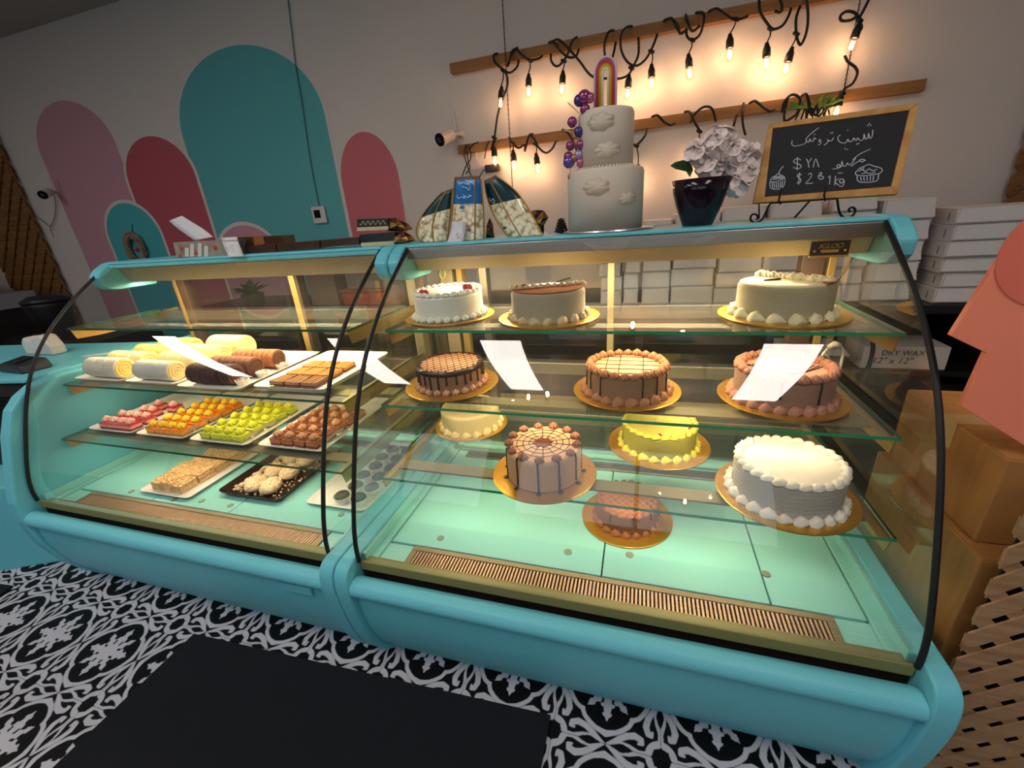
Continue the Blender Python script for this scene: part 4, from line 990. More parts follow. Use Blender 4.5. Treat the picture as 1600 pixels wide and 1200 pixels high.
# chalkboard on easel
cb = [atY(1177, 317, 1.395), atY(1403, 303, 1.395), atY(1437, 160, 1.455), atY(1203, 193, 1.455)]
nrm = (cb[1]-cb[0]).cross(cb[3]-cb[0]).normalized(); nrm = nrm if nrm.y < 0 else -nrm
p0 = cb[0]
corn = [onP(a, b, p0, nrm) for a, b in ((1177, 317), (1403, 303), (1437, 160), (1203, 193))]
inn = [onP(a, b, p0, nrm) for a, b in ((1195, 307.5), (1393, 291), (1421.5, 172), (1208, 200.5))]
t = thing('chalkboard', 'framed chalkboard with Persian lettering and a price of 28 dollars', 'chalkboard', (.46, 1.42, ZT))
for i in range(4):
    j = (i+1) % 4; part('frame_bar', MB().prism([corn[i], corn[j], inn[j], inn[i]], nrm*-.014), wood('pine_frame', '#d9a45c', '#b57d3a', (20, 20, 20)), t, bevel=.0015)
part('slate', MB().prism([c+nrm*-.004 for c in inn], nrm*-.005), M('slate', '#16171d', .7, bump=.1), t)
m_chalk = M('chalk', '#d5d5e2', .9)
def zz(X, Y): return onP(1200+X/4, 100+Y/4, p0+nrm*-.0035, nrm)
ST = {'chalk_word': [
 [[(655, 412), (650, 452), (636, 464), (628, 432), (624, 462), (608, 468), (600, 438), (596, 470), (575, 478), (560, 462), (552, 480), (535, 462), (530, 478), (510, 486), (498, 470), (490, 488), (470, 494), (450, 488), (436, 470), (440, 452), (452, 444)]],
 [[(408, 460), (400, 478), (378, 480), (372, 470)], [(378, 480), (366, 496), (350, 508)]],
 [[(332, 478), (322, 472), (318, 484), (332, 486), (326, 500), (314, 506)]],
 [[(300, 470), (288, 462), (284, 480), (268, 482), (262, 468), (256, 486), (244, 488), (240, 472), (234, 494), (200, 508), (160, 512), (148, 498), (152, 478)], [(318, 398), (290, 418), (255, 448), (236, 472)]],
 [[(640, 532), (600, 550), (560, 572), (530, 600)], [(610, 605), (596, 596), (572, 600), (590, 612), (602, 602)], [(572, 606), (545, 620), (520, 640)], [(548, 588), (522, 622), (508, 632), (496, 618), (490, 634), (470, 638), (462, 606), (458, 636), (446, 648), (430, 640), (440, 628), (452, 640), (436, 652), (404, 656)], [(436, 682), (466, 681)]],
 [[(205, 600), (188, 592), (168, 598), (160, 612), (180, 622), (204, 632), (206, 646), (186, 654), (156, 646)], [(184, 583), (182, 664)]],
 [[(240, 592), (250, 612), (262, 604), (272, 588)], [(250, 612), (256, 648)]], [[(282, 646), (298, 592), (318, 644)]],
 [[(210, 694), (196, 688), (182, 698), (196, 712), (206, 728), (194, 744), (178, 740)], [(197, 680), (190, 754)]],
 [[(250, 692), (264, 682), (272, 694), (260, 720), (236, 746), (280, 744)]],
 [[(318, 684), (332, 678), (334, 692), (314, 700), (322, 718), (340, 720), (346, 706), (328, 700), (318, 690)]],
 [[(376, 712), (388, 700), (384, 752)], [(422, 700), (416, 758)], [(442, 716), (418, 737), (444, 758)], [(474, 724), (458, 718), (446, 730), (456, 744), (470, 736), (475, 724), (474, 750), (462, 766), (446, 762)]]],
 'chalk_cupcake': [[[(12, 738), (20, 778), (88, 776), (106, 716), (60, 734), (12, 738)], [(14, 736), (22, 712), (50, 696), (60, 686), (72, 690), (98, 702), (106, 716)], [(24, 742), (30, 774)], [(36, 742), (42, 774)], [(50, 742), (54, 774)], [(64, 740), (66, 774)], [(78, 736), (78, 774)], [(92, 728), (86, 770)], [(66, 686), (76, 662), (96, 638)], [(24, 722), (100, 712)], [(30, 714), (94, 706)], [(40, 706), (84, 700)]]],
 'chalk_muffin': [[[(556, 696), (570, 738), (676, 732), (690, 690)], [(690, 686), (640, 694), (600, 699), (556, 694), (546, 680), (560, 664), (574, 650), (600, 640), (628, 628), (660, 638), (690, 646), (712, 656), (710, 674), (690, 686)], [(578, 706), (584, 732)], [(598, 706), (602, 732)], [(618, 704), (620, 730)], [(640, 702), (638, 730)], [(660, 698), (656, 728)], [(565, 672), (590, 660), (610, 672), (630, 655), (655, 668), (680, 658)], [(585, 688), (610, 680), (640, 684), (670, 676)], [(575, 650), (590, 660), (600, 645)]]]}
for nm, words in ST.items():
    for wd in words:
        mb = MB()
        for s in wd: mb.tube(spline([zz(*q) for q in s], 3) if len(s) > 2 else [zz(*q) for q in s], .00105, 5)
        part(nm, mb, m_chalk, t)
mb = MB()
for q in ((632, 374), (624, 384), (641, 383), (556, 500), (568, 497), (482, 530), (497, 534), (498, 414), (392, 432), (403, 430), (290, 440)): mb.ball(zz(*q), .0016, 6)
part('chalk_dots', mb, m_chalk, t)
m_iron = M('black_iron', '#0b0b0c', .4, metal=.6)
e = thing('table_easel', 'small black wrought iron easel holding the chalkboard', 'easel', (.45, 1.43, ZT))
def q5(X, Y, dy=0): P = atY(1100+X/5, 250+Y/5, 1.385+dy); return P
part('ledge', MB().tube([q5(525, 337), q5(1045, 300)], .003, 6), m_iron, e)
part('leg', MB().tube(spline([q5(530, 325), q5(500, 370), q5(460, 455), q5(420, 485), q5(385, 488), q5(362, 460), q5(378, 425), q5(410, 428), q5(420, 455), q5(405, 462)], 4), .0028, 6), m_iron, e, smooth=True)
part('leg', MB().tube(spline([q5(1040, 300), q5(1055, 400), q5(1085, 445), q5(1130, 450), q5(1170, 425), q5(1180, 385), q5(1155, 370), q5(1130, 388), q5(1140, 405)], 4), .0028, 6), m_iron, e, smooth=True)
part('rear_leg', MB().tube([q5(825, 320, .01), Vector((q5(825, 320).x+.005, 1.50, ZT+.002))], .003, 6), m_iron, e)
part('back_post', MB().tube([q5(430, 330, .03), q5(430, 455, .0)], .002, 6), m_iron, e)
part('front_hook', MB().tube(spline([q5(605, 215, -.006), q5(590, 290, -.008), q5(585, 318, -.008), q5(600, 345, -.006)], 4), .0024, 6), m_iron, e)
part('front_hook', MB().tube(spline([q5(955, 205, -.006), q5(940, 270, -.008), q5(942, 300, -.008), q5(948, 318, -.006)], 4), .0024, 6), m_iron, e)
# pinecone
P = atY(877, 361, 1.42); t = thing('pinecone', 'small dark pinecone standing left of the tiered cake', 'pinecone', (P.x, 1.42, ZT)); m_pc = M('pinecone', '#2a1a12', .8)
part('core', MB().lathe([(.006, 0), (.011, .012), (.008, .035), (.002, .046)], (P.x, 1.42, ZT), 10), m_pc, t)
mb = MB()
for i in range(46):
    a = i*2.4; z = .003+.042*i/46; r = (.019-.011*i/46); c = Vector((P.x+r*math.cos(a), 1.42+r*math.sin(a), ZT+z)); mb.ball(c, .0055*(1.1-.5*i/46), 6, sc=(1, 1, .45))
part('scales', mb, m_pc, t, kind='stuff')
# nut bags
def nuts_mat(nm, c1, c2):
    m = M(nm, c1, .25, coat=.8); ntr = m.node_tree; b = ntr.nodes['Principled BSDF']; tc = ntr.nodes.new('ShaderNodeTexCoord'); v = ntr.nodes.new('ShaderNodeTexVoronoi'); v.inputs['Scale'].default_value = 66
    ntr.links.new(tc.outputs['Object'], v.inputs['Vector']); r = ntr.nodes.new('ShaderNodeValToRGB'); ntr.links.new(v.outputs['Distance'], r.inputs[0]); r.color_ramp.elements[0].color = lin(c1); r.color_ramp.elements[1].color = lin(c2); r.color_ramp.elements[0].position = .45; r.color_ramp.elements[1].position = .85
    ntr.links.new(r.outputs[0], b.inputs['Base Color']); bp = ntr.nodes.new('ShaderNodeBump'); bp.invert = True; bp.inputs['Strength'].default_value = .6; bp.inputs['Distance'].default_value = .004; ntr.links.new(v.outputs['Distance'], bp.inputs['Height']); ntr.links.new(bp.outputs[0], b.inputs['Normal']); return m
m_nut = nuts_mat('nuts_in_bag', '#fff0cc', '#a88a5c')
m_gfoil = M('gold_foil', '#b98a3a', .3, metal=.7, bump=.5, bscale=80)
def bag(label, L, R, Y, th, split, hdr, lab_mats=None, seam=None, words=(), spots=()):
    """L, R: lists of pixels from bottom to top for both edges"""
    n = 14
    def smp(P): Q = spline([(a, b, 0) for a, b in P], 8); return [Q[min(len(Q)-1, round(i*(len(Q)-1)/n))] for i in range(n+1)]
    l, r = smp(L), smp(R); base = atY((L[0][0]+R[0][0])/2, (L[0][1]+R[0][1])/2, Y)
    t = thing('nut_bag', label, 'bag', (base.x, Y, ZT))
    def fn(u, v, side):
        i = v*n; k = min(n-1, int(i)); f = i-k; a = l[k].lerp(l[k+1], f); b = r[k].lerp(r[k+1], f); p = a.lerp(b, u); P = atY(p.x, p.y, Y)
        bulge = th*math.sqrt(max(0, 1-(2*u-1)**2))*(1-v)**.45*.9+.0015; P.y += -bulge if side == 0 else bulge*.6
        P.z = max(P.z, ZT+.0012); return P
    for nm, v0, v1, mt in (('nut_window', 0, split, m_nut), ('header', split, .93, hdr), ('top_seal', .93, 1, M('seal_brown', '#5c432c', .5))):
        mb = MB().grid(lambda u, v: fn(u, v0+(v1-v0)*v, 0), 12, 10).grid(lambda u, v: fn(u, v0+(v1-v0)*v, 1), 12, 10); part(nm, mb, mt, t, smooth=True)
    for u0 in (0.0, 1.0)+((seam,) if seam else ()):
        pts = [fn(min(.995, max(.005, u0)), v/16, 0)+Vector((0, -.0008, 0)) for v in range(17)]
        part('gold_edge', MB().tube(pts, .0024, 5), m_gfoil, t, smooth=True)
    return t, fn
m_blue = M('blue_foil', '#1c6fb4', .3, metal=.2, bump=.4, bscale=25); m_dteal = M('teal_foil', '#123a44', .28, metal=.3, bump=.4, bscale=25); m_wht = M('print_white', '#e8eef2', .5)
def scribble(t, lines, Y, mat=m_wht, r=.0009):
    for s in lines: part('printed_word', MB().tube(spline([atY(640+a/6.667, 240+b/6.667, Y) for a, b in s], 3), r, 5), mat, t)
b1, f1 = bag('leftmost nut bag, dark teal, leaning beside the blue bag', [(664, 384), (651, 364), (662, 334), (690, 301)], [(700, 376), (703, 350), (706, 320), (708, 294)], 1.39, .026, .60, m_dteal, seam=.55)
b3, f3 = bag('right nut bag, dark teal, leaning against the blue bag', [(795, 371), (776, 345), (762, 310), (757, 282)], [(850, 370), (833, 336), (806, 298), (774, 274)], 1.40, .028, .55, m_dteal, seam=.42)
b2, f2 = bag('tall blue bag of pistachios standing in the middle', [(706, 378), (706, 350), (709, 310), (711, 277)], [(757, 374), (757, 345), (755, 310), (752, 275)], 1.365, .03, .58, m_blue, seam=.78)
scribble(b2, [[(515, 318), (560, 300), (600, 320), (640, 300), (672, 322)], [(585, 270), (600, 300), (625, 330)], [(545, 345), (590, 355), (618, 380), (630, 345)], [(500, 430), (495, 455), (515, 465), (540, 450), (560, 462), (580, 440), (600, 458), (625, 440), (650, 440)], [(560, 425), (575, 470)], [(620, 425), (622, 455)]], 1.332)
scribble(b3, [[(832, 460), (845, 500), (870, 470), (885, 510), (862, 512)]], 1.366)
part('berry_print', MB().ball(atY(733, 359, 1.337), .006, 10, sc=(1, .3, 1)), M('magenta_print', '#b83478', .4), b2, smooth=True)
part('mark_print', MB().ball(atY(722, 324, 1.333), .009, 12, sc=(1, .25, .6)), M('blue_print', '#2f86c9', .3), b2, smooth=True)
part('nut_print', MB().ball(atY(788, 356, 1.366), .007, 10, sc=(1, .3, .7)), M('brown_print', '#5a2f1c', .4), b3, smooth=True)
# foil packet lying right of the bags, small bronze sweet
def packet(name, label, cat, poly, Y, th, mats, seedv=1):
    P = pxpoly(poly, Y); c = sum(P, Vector())/len(P); rnd = random.Random(seedv); n = len(P); mb = MB()
    for p in P: p.z = max(p.z, ZT+.001)
    mb.v += [p for p in P]+[c+Vector((0, -th, .002))+Vector(((q-.5)*.01, 0, 0)) for q in [rnd.random()]]+[c+Vector((0, th, 0))]
    mid = [p.lerp(c, .4)+Vector((0, -th*(.7+.5*rnd.random()), rnd.uniform(-.003, .003))) for p in P]; b = n+2; mb.v += mid
    for i in range(n):
        j = (i+1) % n; mb.f += [(i, j, b+j), (i, b+j, b+i), (b+i, b+j, n), (j, i, n+1)]; mb.m += [i % len(mats), (i+1) % len(mats), i % len(mats), 0]
    return solo(name, mb, mats, label, cat, (c.x, Y, ZT))
m_bf = M('navy_foil', '#1d2f5c', .25, metal=.6); m_cf = M('copper_foil', '#8c5a34', .28, metal=.8)
packet('foil_packet', 'crumpled blue and gold foil packet lying right of the nut bags', 'packet', [(822, 371), (818, 350), (822, 331), (838, 328), (850, 329), (857, 340), (850, 352), (850, 369)], 1.42, .02, [m_bf, m_cf, m_gfoil], 3)
packet('wrapped_sweet', 'copper wrapped sweet between the blue bag and the right nut bag', 'sweet', [(759, 372), (760, 352), (765, 340), (770, 350), (771, 360), (773, 373)], 1.40, .012, [m_cf, m_choc], 5)
# receipts
m_rcpt = M('receipt_paper', '#dcdae0', .6)
def sheet(label, l, r, Ys, thick=.0006, cat='price tag', writing=None):
    n = len(l); L = [atY(a, b, y) for (a, b), y in zip(l, Ys)]; R = [atY(a, b, y) for (a, b), y in zip(r, Ys)]; L = spline(L, 5); R = spline(R, 5); k = len(L)-1
    mb = MB().grid(lambda u, v: L[round(v*k)].lerp(R[round(v*k)], u), 3, k); z0 = min(p.z for p in L+R)
    o = solo('paper_tag', mb, m_rcpt, label, cat, (L[0].x, Ys[0], z0), smooth=True); s = o.modifiers.new('thickness', 'SOLIDIFY'); s.thickness = thick; return o
tg = sheet('curled white price tag leaning on the blue nut bag', [(706, 346), (705, 358), (702, 370), (696, 382)], [(729, 346), (727, 360), (724, 374), (718, 384)], [1.33, 1.325, 1.31, 1.285])
part('handwriting', MB().tube(spline([atY(a, b, 1.308) for a, b in ((712, 366), (716, 364), (713, 369), (718, 368), (714, 373), (719, 371))], 3), .0005, 4), M('pen_ink', '#4a4a58', .7), tg)
tg2 = sheet('white price tag reading 15 hanging over the top edge of the left case', [(345, 371), (348, 380), (352, 390), (357, 401)], [(370, 370), (373, 380), (377, 390), (381, 400)], [1.33, 1.315, 1.295, 1.27])
m_ink2 = M('faded_ink', '#a9aecb', .8)
part('number_15', MB().tube([atY(354, 386, 1.296), atY(356.5, 394, 1.28)], .0008, 4).tube([atY(365, 383.5, 1.296), atY(359.5, 384.5, 1.296), atY(361, 388.5, 1.29), atY(365, 388, 1.29), atY(366, 392, 1.283), atY(361.5, 393.5, 1.281)], .0008, 4), m_ink2, tg2)
sheet('curled white paper strip sticking up behind the tulip box', [(264, 345), (275, 355), (290, 366), (305, 376)], [(284, 337), (300, 347), (318, 358), (333, 370)], [1.44, 1.43, 1.42, 1.41], cat='paper')
# tulip box and brown chocolate boxes
def pbox(name, label, cat, p, Y0, Y1, mats, bevel=.001):
    """p = 4 pixels (bl, br, tr, tl) of the front face"""
    f = [atY(a, b, Y0) for a, b in p]; f[0].z = f[1].z = max(ZT, min(f[0].z, f[1].z)); dz = Vector((0, Y1-Y0, 0))
    t = thing(name, label, cat, ((f[0].x+f[1].x)/2, Y0, ZT)); part('carton', MB().hexa([f[0], f[1], f[1]+dz, f[0]+dz], [f[3], f[2], f[2]+dz, f[3]+dz]), mats, t, bevel=bevel); return t, f
m_brn = M('brown_print_box', '#4a2a1a', .35, vary=.4, vscale=30, coat=.4); m_plank = M('plank_print', '#a8998c', .6, vary=.4, vscale=40)
tb, f = pbox('gift_box', 'long flat box with tulip and white plank print on the left case', 'box', [(276, 403), (368, 398), (372, 375), (270, 379)], 1.32, 1.38, m_plank)
for i, (x, y, s) in enumerate(((283, 388, 1), (281, 400, .8), (306, 395, 1), (336, 387, 1))):
    c = atY(x, y, 1.3185); part('printed_tulip', MB().ball(c+Vector((-.004*s, 0, 0)), .0075*s, 10, sc=(.6, .15, 1.1)).ball(c+Vector((.004*s, 0, 0)), .0075*s, 10, sc=(.6, .15, 1.1)), M('tulip_red', '#c8463a', .4), tb, smooth=True)
for x, y in ((292, 391), (300, 385), (312, 384), (322, 388)): part('printed_plank', MB().hexa([atY(x-3, 401, 1.3192), atY(x+3, 400.5, 1.3192), atY(x+3, 400.5, 1.3198), atY(x-3, 401, 1.3198)], [atY(x-3, y-4, 1.3192), atY(x+3, y-4, 1.3192), atY(x+3, y-4, 1.3198), atY(x-3, y-4, 1.3198)]), M('plank_white', '#d8d2ca', .6), tb)
t, f = pbox('chocolate_box', 'brown chocolate bar box lying on top of the long brown boxes', 'box', [(372, 386), (443, 377), (441, 368), (371, 371)], 1.36, 1.42, m_brn)
part('gold_band', MB().hexa([atY(397, 383.5, 1.3585), atY(414, 381, 1.3585), atY(414, 381, 1.3595), atY(397, 383.5, 1.3595)], [atY(396, 369.5, 1.3585), atY(411, 369, 1.3585), atY(411, 369, 1.3595), atY(396, 369.5, 1.3595)]), M('copper_band', '#b0703a', .4, metal=.5), t)
for i, (xa, xb) in enumerate(((383, 432), (433, 500), (501, 562))):
    ya, yb = [396-(x-383)*.083 for x in (xa, xb)]
    pbox('chocolate_box', ('long brown box behind the number tag', 'long brown box in the middle of the left case top', 'long brown box ending under the black sweets boxes')[i], 'box', [(xa, ya), (xb-1, yb), (xb-1, yb-11), (xa, ya-11)], 1.345, 1.41, m_brn)
# black sweets boxes with gold sachets
m_blk = M('black_box', '#12160f', .3); m_crm = M('cream_print', '#cdbf9a', .5)
for k, (p, lab) in enumerate((([(565, 385), (617, 379), (617, 362), (561, 366)], 'lower black and cream sweets box near the joint of the cases'), ([(558, 361), (607, 359), (606, 341), (558, 342)], 'upper black and cream sweets box on top of another'))):
    Yb = 1.345 if k == 0 else 1.36
    f = [atY(a, b, Yb) for a, b in p]; dz = Vector((0, .06, 0)); t = thing('sweets_box', lab, 'box', (f[0].x, Yb, ZT if k == 0 else f[0].z))
    if k == 0: f[0].z = f[1].z = ZT
    part('carton', MB().hexa([f[0], f[1], f[1]+dz, f[0]+dz], [f[3], f[2], f[2]+dz, f[3]+dz]), m_blk, t, bevel=.001)
    h = f[3]-f[0]; e_ = Vector((0, -.0008, 0)); part('cream_stripe', MB().prism([f[0]+e_, f[1]+e_, f[1]+h*.3+e_, f[0]+h*.3+e_], (0, .0006, 0)), m_crm, t)
    if k == 1:
        part('printed_word', MB().tube(spline([f[0].lerp(f[1], u)+h*(.62+.16*math.sin(u*40))+e_ for u in np.linspace(.08, .92, 30)], 2), .0012, 4), m_crm, t)
m_gs = [m_gfoil, m_cf, m_choc]
packet('gold_sachet', 'gold foil sachet beside the lower black sweets box', 'packet', [(612, 382), (615, 366), (630, 362), (642, 367), (650, 376), (640, 379)], 1.36, .018, m_gs, 8)
packet('gold_sachet', 'gold foil sachet beside the upper black sweets box', 'packet', [(606, 361), (607, 343), (622, 343), (638, 350), (646, 358), (630, 361)], 1.37, .016, m_gs, 11)

# ================================================================== WALL ITEMS
m_cw = M('camera_white', '#d8d0ca', .4); m_cbk = M('camera_black', '#0c0c0e', .2)
def wcam(label, tip, back, mount, ant0, ant1, r):
    A, B = atY(*tip, YW-.17), atY(*back, YW-.07); Mn = atY(*mount, YW-.03); t = thing('security_camera', label, 'camera', (Mn.x, YW, Mn.z)); d = (A-B).normalized()
    part('camera_body', MB().tube([B, B+d*.004, A-d*.012, A-d*.01], [r*.7, r, r*1.05, r*.95], 20), m_cw, t, smooth=False)
    part('lens_face', MB().tube([A-d*.011, A], [r*1.04, r*.98], 20), m_cbk, t); part('lens', MB().tube([A, A+d*.002], [r*.45, r*.3], 16), M('lens_grey', '#3a3c42', .2), t)
    part('mount', MB().tube([B, Mn, Vector((Mn.x, YW-.001, Mn.z))], [.008, .010, .026], 12), m_cw, t)
    part('antenna', MB().tube([atY(*ant0, YW-.07), atY(*ant1, YW-.07)], .007, 8), m_cw, t); return t
wcam('white security camera with antenna at the left end of the lower rail', (686, 219), (706, 210), (718, 209), (711, 203), (704, 164), .036)
c2 = wcam('white security camera with dangling cable near the left lattice', (66, 305), (78, 299), (84, 300), (82, 297), (76, 278), .034)
part('cable', MB().tube(spline([atY(a, b, YW-.02) for a, b in ((84, 302), (87, 320), (85, 340), (78, 353), (66, 345), (52, 335))], 5), .004, 6), M('cable_grey', '#8a8583', .6), c2)
part('cable_tail', MB().tube(spline([atY(a, b, YW-.02) for a, b in ((78, 352), (80, 362), (84, 370))], 4), .004, 6), MATS['cable_grey'], c2)
T = [atY(489, 325, YW), atY(515, 349, YW)]
t = thing('thermostat', 'small white thermostat with dark screen on the teal arch', 'thermostat', ((T[0].x+T[1].x)/2, YW, T[1].z))
cx_, cz_ = -2.355, 1.435
part('casing', MB().box((cx_-.058, YW-.03, cz_-.06), (cx_+.058, YW-.009, cz_+.06)), M('thermo_white', '#ddd8d6', .4), t, bevel=.012)
part('screen', MB().box((cx_-.035, YW-.032, cz_-.02), (cx_+.02, YW-.030, cz_+.035)), m_cbk, t)
part('wire', MB().tube(spline([atY(a, b, YW-.012) for a, b in ((499, 324), (492, 290), (485, 252), (478, 205), (470, 150), (463, 110), (457, 60), (450, 0))], 5), .0035, 6), M('wire_teal', '#2a6f70', .5), t)
# wreath
Wc = atY(214, 390, YW-.03); t = thing('wreath', 'twisted willow wreath with pink rose hanging on the small teal arch', 'wreath', Wc); rnd = random.Random(4)
m_wil = M('willow', '#a8967f', .8, vary=.4, vscale=30)
for k in range(13):
    ph = rnd.random()*6; R_ = .105+rnd.uniform(-.014, .014); pts = []
    for i in range(40):
        a = 2*PI*i/40; pts.append(Wc+Vector(((R_+.02*math.sin(4*a+ph))*math.cos(a)*.88, -.012+.018*math.cos(4*a+ph), (R_+.02*math.sin(4*a+ph))*math.sin(a)*1.15)))
    part('willow_strand', MB().tube(pts, .0058, 5, closed=True), m_wil, t, smooth=True)
part('pink_rose', MB().ball(Wc+Vector((.012, -.01, -.0)), .024, 12, sc=(1, .6, 1)).ball(Wc+Vector((.02, -.02, .008)), .015, 10), M('rose_pink', '#b8527e', .6, bump=1, bscale=80), t, smooth=True)
part('string', MB().tube([atY(206, 350, YW-.01), atY(207, 366, YW-.02), Wc+Vector((-.01, 0, .12))], .0025, 5), m_chain, t)
# plug and cables near the lower rail
t = thing('plug_adapter', 'black plug adapter with hanging cables below the lower rail', 'plug', atY(769, 263, YW-.05))
P = atY(769, 263, YW-.05); part('plug_body', MB().obox(P, (.085, .05, .045), 0, tilt=.1), m_sock, t, bevel=.006)
part('cable', MB().tube(spline([atY(a, b, YW-.04) for a, b in ((761, 262), (754, 268), (748, 280), (746, 295))], 4), .003, 6), m_cord, t)
for k, pp in enumerate((((728, 226), (725, 240), (730, 258), (736, 275)), ((731, 225), (736, 245), (727, 262), (722, 276)), ((729, 228), (731, 250), (734, 262), (728, 272)), ((734, 232), (740, 225), (748, 222)), ((757, 248), (760, 232), (764, 220)))):
    part('cable', MB().tube(spline([atY(a, b, YW-.05) for a, b in pp], 4), .0035, 6), m_cord, t)
part('white_cable', MB().tube(spline([atY(a, b, YW-.04) for a, b in ((744, 235), (745, 250), (748, 258), (742, 262))], 4), .003, 6), m_cw, t)
# green sprig on the lower rail behind the chalkboard
t = thing('sprig_planter', 'small green sprig in a black wire holder above the chalkboard', 'plant', atY(1272, 172, YW-.08)); c = atY(1272, 165, YW-.08); mb = MB(); rnd = random.Random(2)
for i in range(46):
    a = rnd.uniform(-1.5, 1.5); p = c+Vector((math.sin(a)*.06, rnd.uniform(-.02, .02), -.01)); q = p+Vector((math.sin(a)*.06+rnd.uniform(-.02, .02), rnd.uniform(-.03, 0), rnd.uniform(.0, .05))); mb.tube([p, (p+q)/2+Vector((0, 0, .006)), q], [.002, .0065, .001], 5)
part('leaves', mb, M('sprig_green', '#7c9a3c', .6), t, kind='stuff')
mb = MB()
for i in range(7): p = c+Vector(((i-3)*.02, 0, -.01)); mb.tube([p, p+Vector((.01*(i-3), -.01, -.09))], .004, 5)
part('wire_holder', mb, m_iron, t)

# ================================================================== BEHIND THE CASES
m_bc = M('counter_black', '#17171b', .35); m_shelf_d = M('shelf_black', '#101012', .5)
t = thing('back_counter', 'long black back counter against the wall behind the cases', 'counter', (0, 2.55, 0))
part('counter_top', MB().box((-3.3, 2.24, .80), (2.45, 2.89, .84)), m_bc, t, bevel=.004)
part('lower_shelf', MB().box((-3.25, 2.28, .50), (2.4, 2.88, .525)), m_shelf_d, t)
for x in (-3.2, -1.6, 0, 1.5, 2.38): part('support', MB().box((x-.02, 2.28, 0), (x+.02, 2.88, .80)), m_shelf_d, t)
part('back_board', MB().box((-3.25, 2.86, .0), (2.4, 2.88, .80)), M('counter_back', '#1f1a18', .7), t)
m_wbox = M('white_card', '#d6d1d2', .6, bump=.05); m_lid = M('white_card_lid', '#dedada', .6)
WB = {}
def wbox(label, x0, x1, y0, y1, z, h, group, rot=0):
    cx, cy = (x0+x1)/2, (y0+y1)/2; key = (round(x1-x0, 3), round(y1-y0, 3), h)
    if key in WB: return dup(WB[key], (cx, cy, z), rot, label, group)
    t = thing('cake_box', label, 'box', (cx, cy, z), group); WB[key] = t
    part('tray', MB().box((x0, y0, z+.0005), (x1, y1, z+h-.003)), m_wbox, t, bevel=.0015)
    part('lid', MB().box((x0-.001, y0-.004, z+h-.003), (x1+.001, y1+.001, z+h)).hexa([(x0, y0-.014, z+.008), (x1, y0-.014, z+.008), (x1, y0-.0015, z+.008), (x0, y0-.0015, z+.008)], [(x0+.01, y0-.003, z+h-.002), (x1-.01, y0-.003, z+h-.002), (x1-.01, y0-.001, z+h-.002), (x0+.01, y0-.001, z+h-.002)]), m_lid, t, bevel=.001)
    part('slot_line', MB().box((x0-.0016, y0+.045, z+h*.22), (x0-.0002, y0+.049, z+h*.72)), M('slot_shadow', '#5c5450', .8), t)
    t.rotation_euler.z = rot; return t
names = ['leftmost narrow', 'second narrow', 'third', 'fourth', 'fifth', 'sixth', 'seventh', 'eighth']
for ci, (xa, xb, n, h) in enumerate(((-.215, -.105, 6, .072), (-.085, -.01, 5, .08), (0, .135, 5, .082), (.145, .345, 5, .086), (.36, .545, 6, .074), (.555, .76, 6, .074), (.80, .965, 6, .078), (.985, 1.17, 5, .086))):
    for k in range(n):
        o = random.uniform(-.006, .006); yo = random.uniform(0, .02)
        wbox('white cake box, %s stack behind the right case, %s' % (names[ci], ('at the bottom', 'second from the bottom', 'third up', 'fourth up', 'fifth up', 'sixth up')[k]), xa+o, xb+o, 2.33+yo, 2.33+yo+.24, .841+k*(h+.001), h, 'white cake boxes on the back counter')
for k in range(6):
    o = (0, .012, -.004, -.016, -.01, .004)[k]
    wbox('wide white cake box in the stack right of the cases, %s' % ('at the bottom', 'second from the bottom', 'third up', 'fourth up', 'fifth up', 'topmost')[k], 1.225+o, 1.565+o, 2.28+o, 2.53+o, .841+k*.0645, .0635, 'white cake boxes in the right stack', rot=.03*math.sin(k*2.1))
# box with printed size
t = thing('printed_carton', 'white carton printed DRY WAX on the lower shelf at the right', 'box', (1.2, 2.30, .526))
part('carton', MB().box((1.03, 2.30, .526), (1.36, 2.50, .635)), m_wbox, t, bevel=.002)
m_pk = M('print_dark', '#2b2b30', .7)
textobj('DRY WAX', .036, (1.10, 2.2985, .592), m_pk, t, shear=.1, ext=.0004); textobj('12" x 12"', .042, (1.07, 2.2985, .552), m_pk, t, shear=.2, ext=.0004)
def simplebox(name, label, cat, a, b, mat, bevel=.003): return solo(name, MB().box(a, b), mat, label, cat, ((a[0]+b[0])/2, (a[1]+b[1])/2, a[2]), bevel=bevel)
t = thing('lidded_carton', 'white open carton left of the printed one on the lower shelf', 'box', (.80, 2.33, .526)); part('body', MB().box((.70, 2.33, .526), (.96, 2.5, .615)), m_wbox, t, bevel=.002); part('flap', MB().hexa([(.70, 2.25, .60), (.96, 2.25, .60), (.96, 2.252, .60), (.70, 2.252, .60)], [(.70, 2.33, .615), (.96, 2.33, .615), (.96, 2.332, .615), (.70, 2.332, .615)]), m_wbox, t)
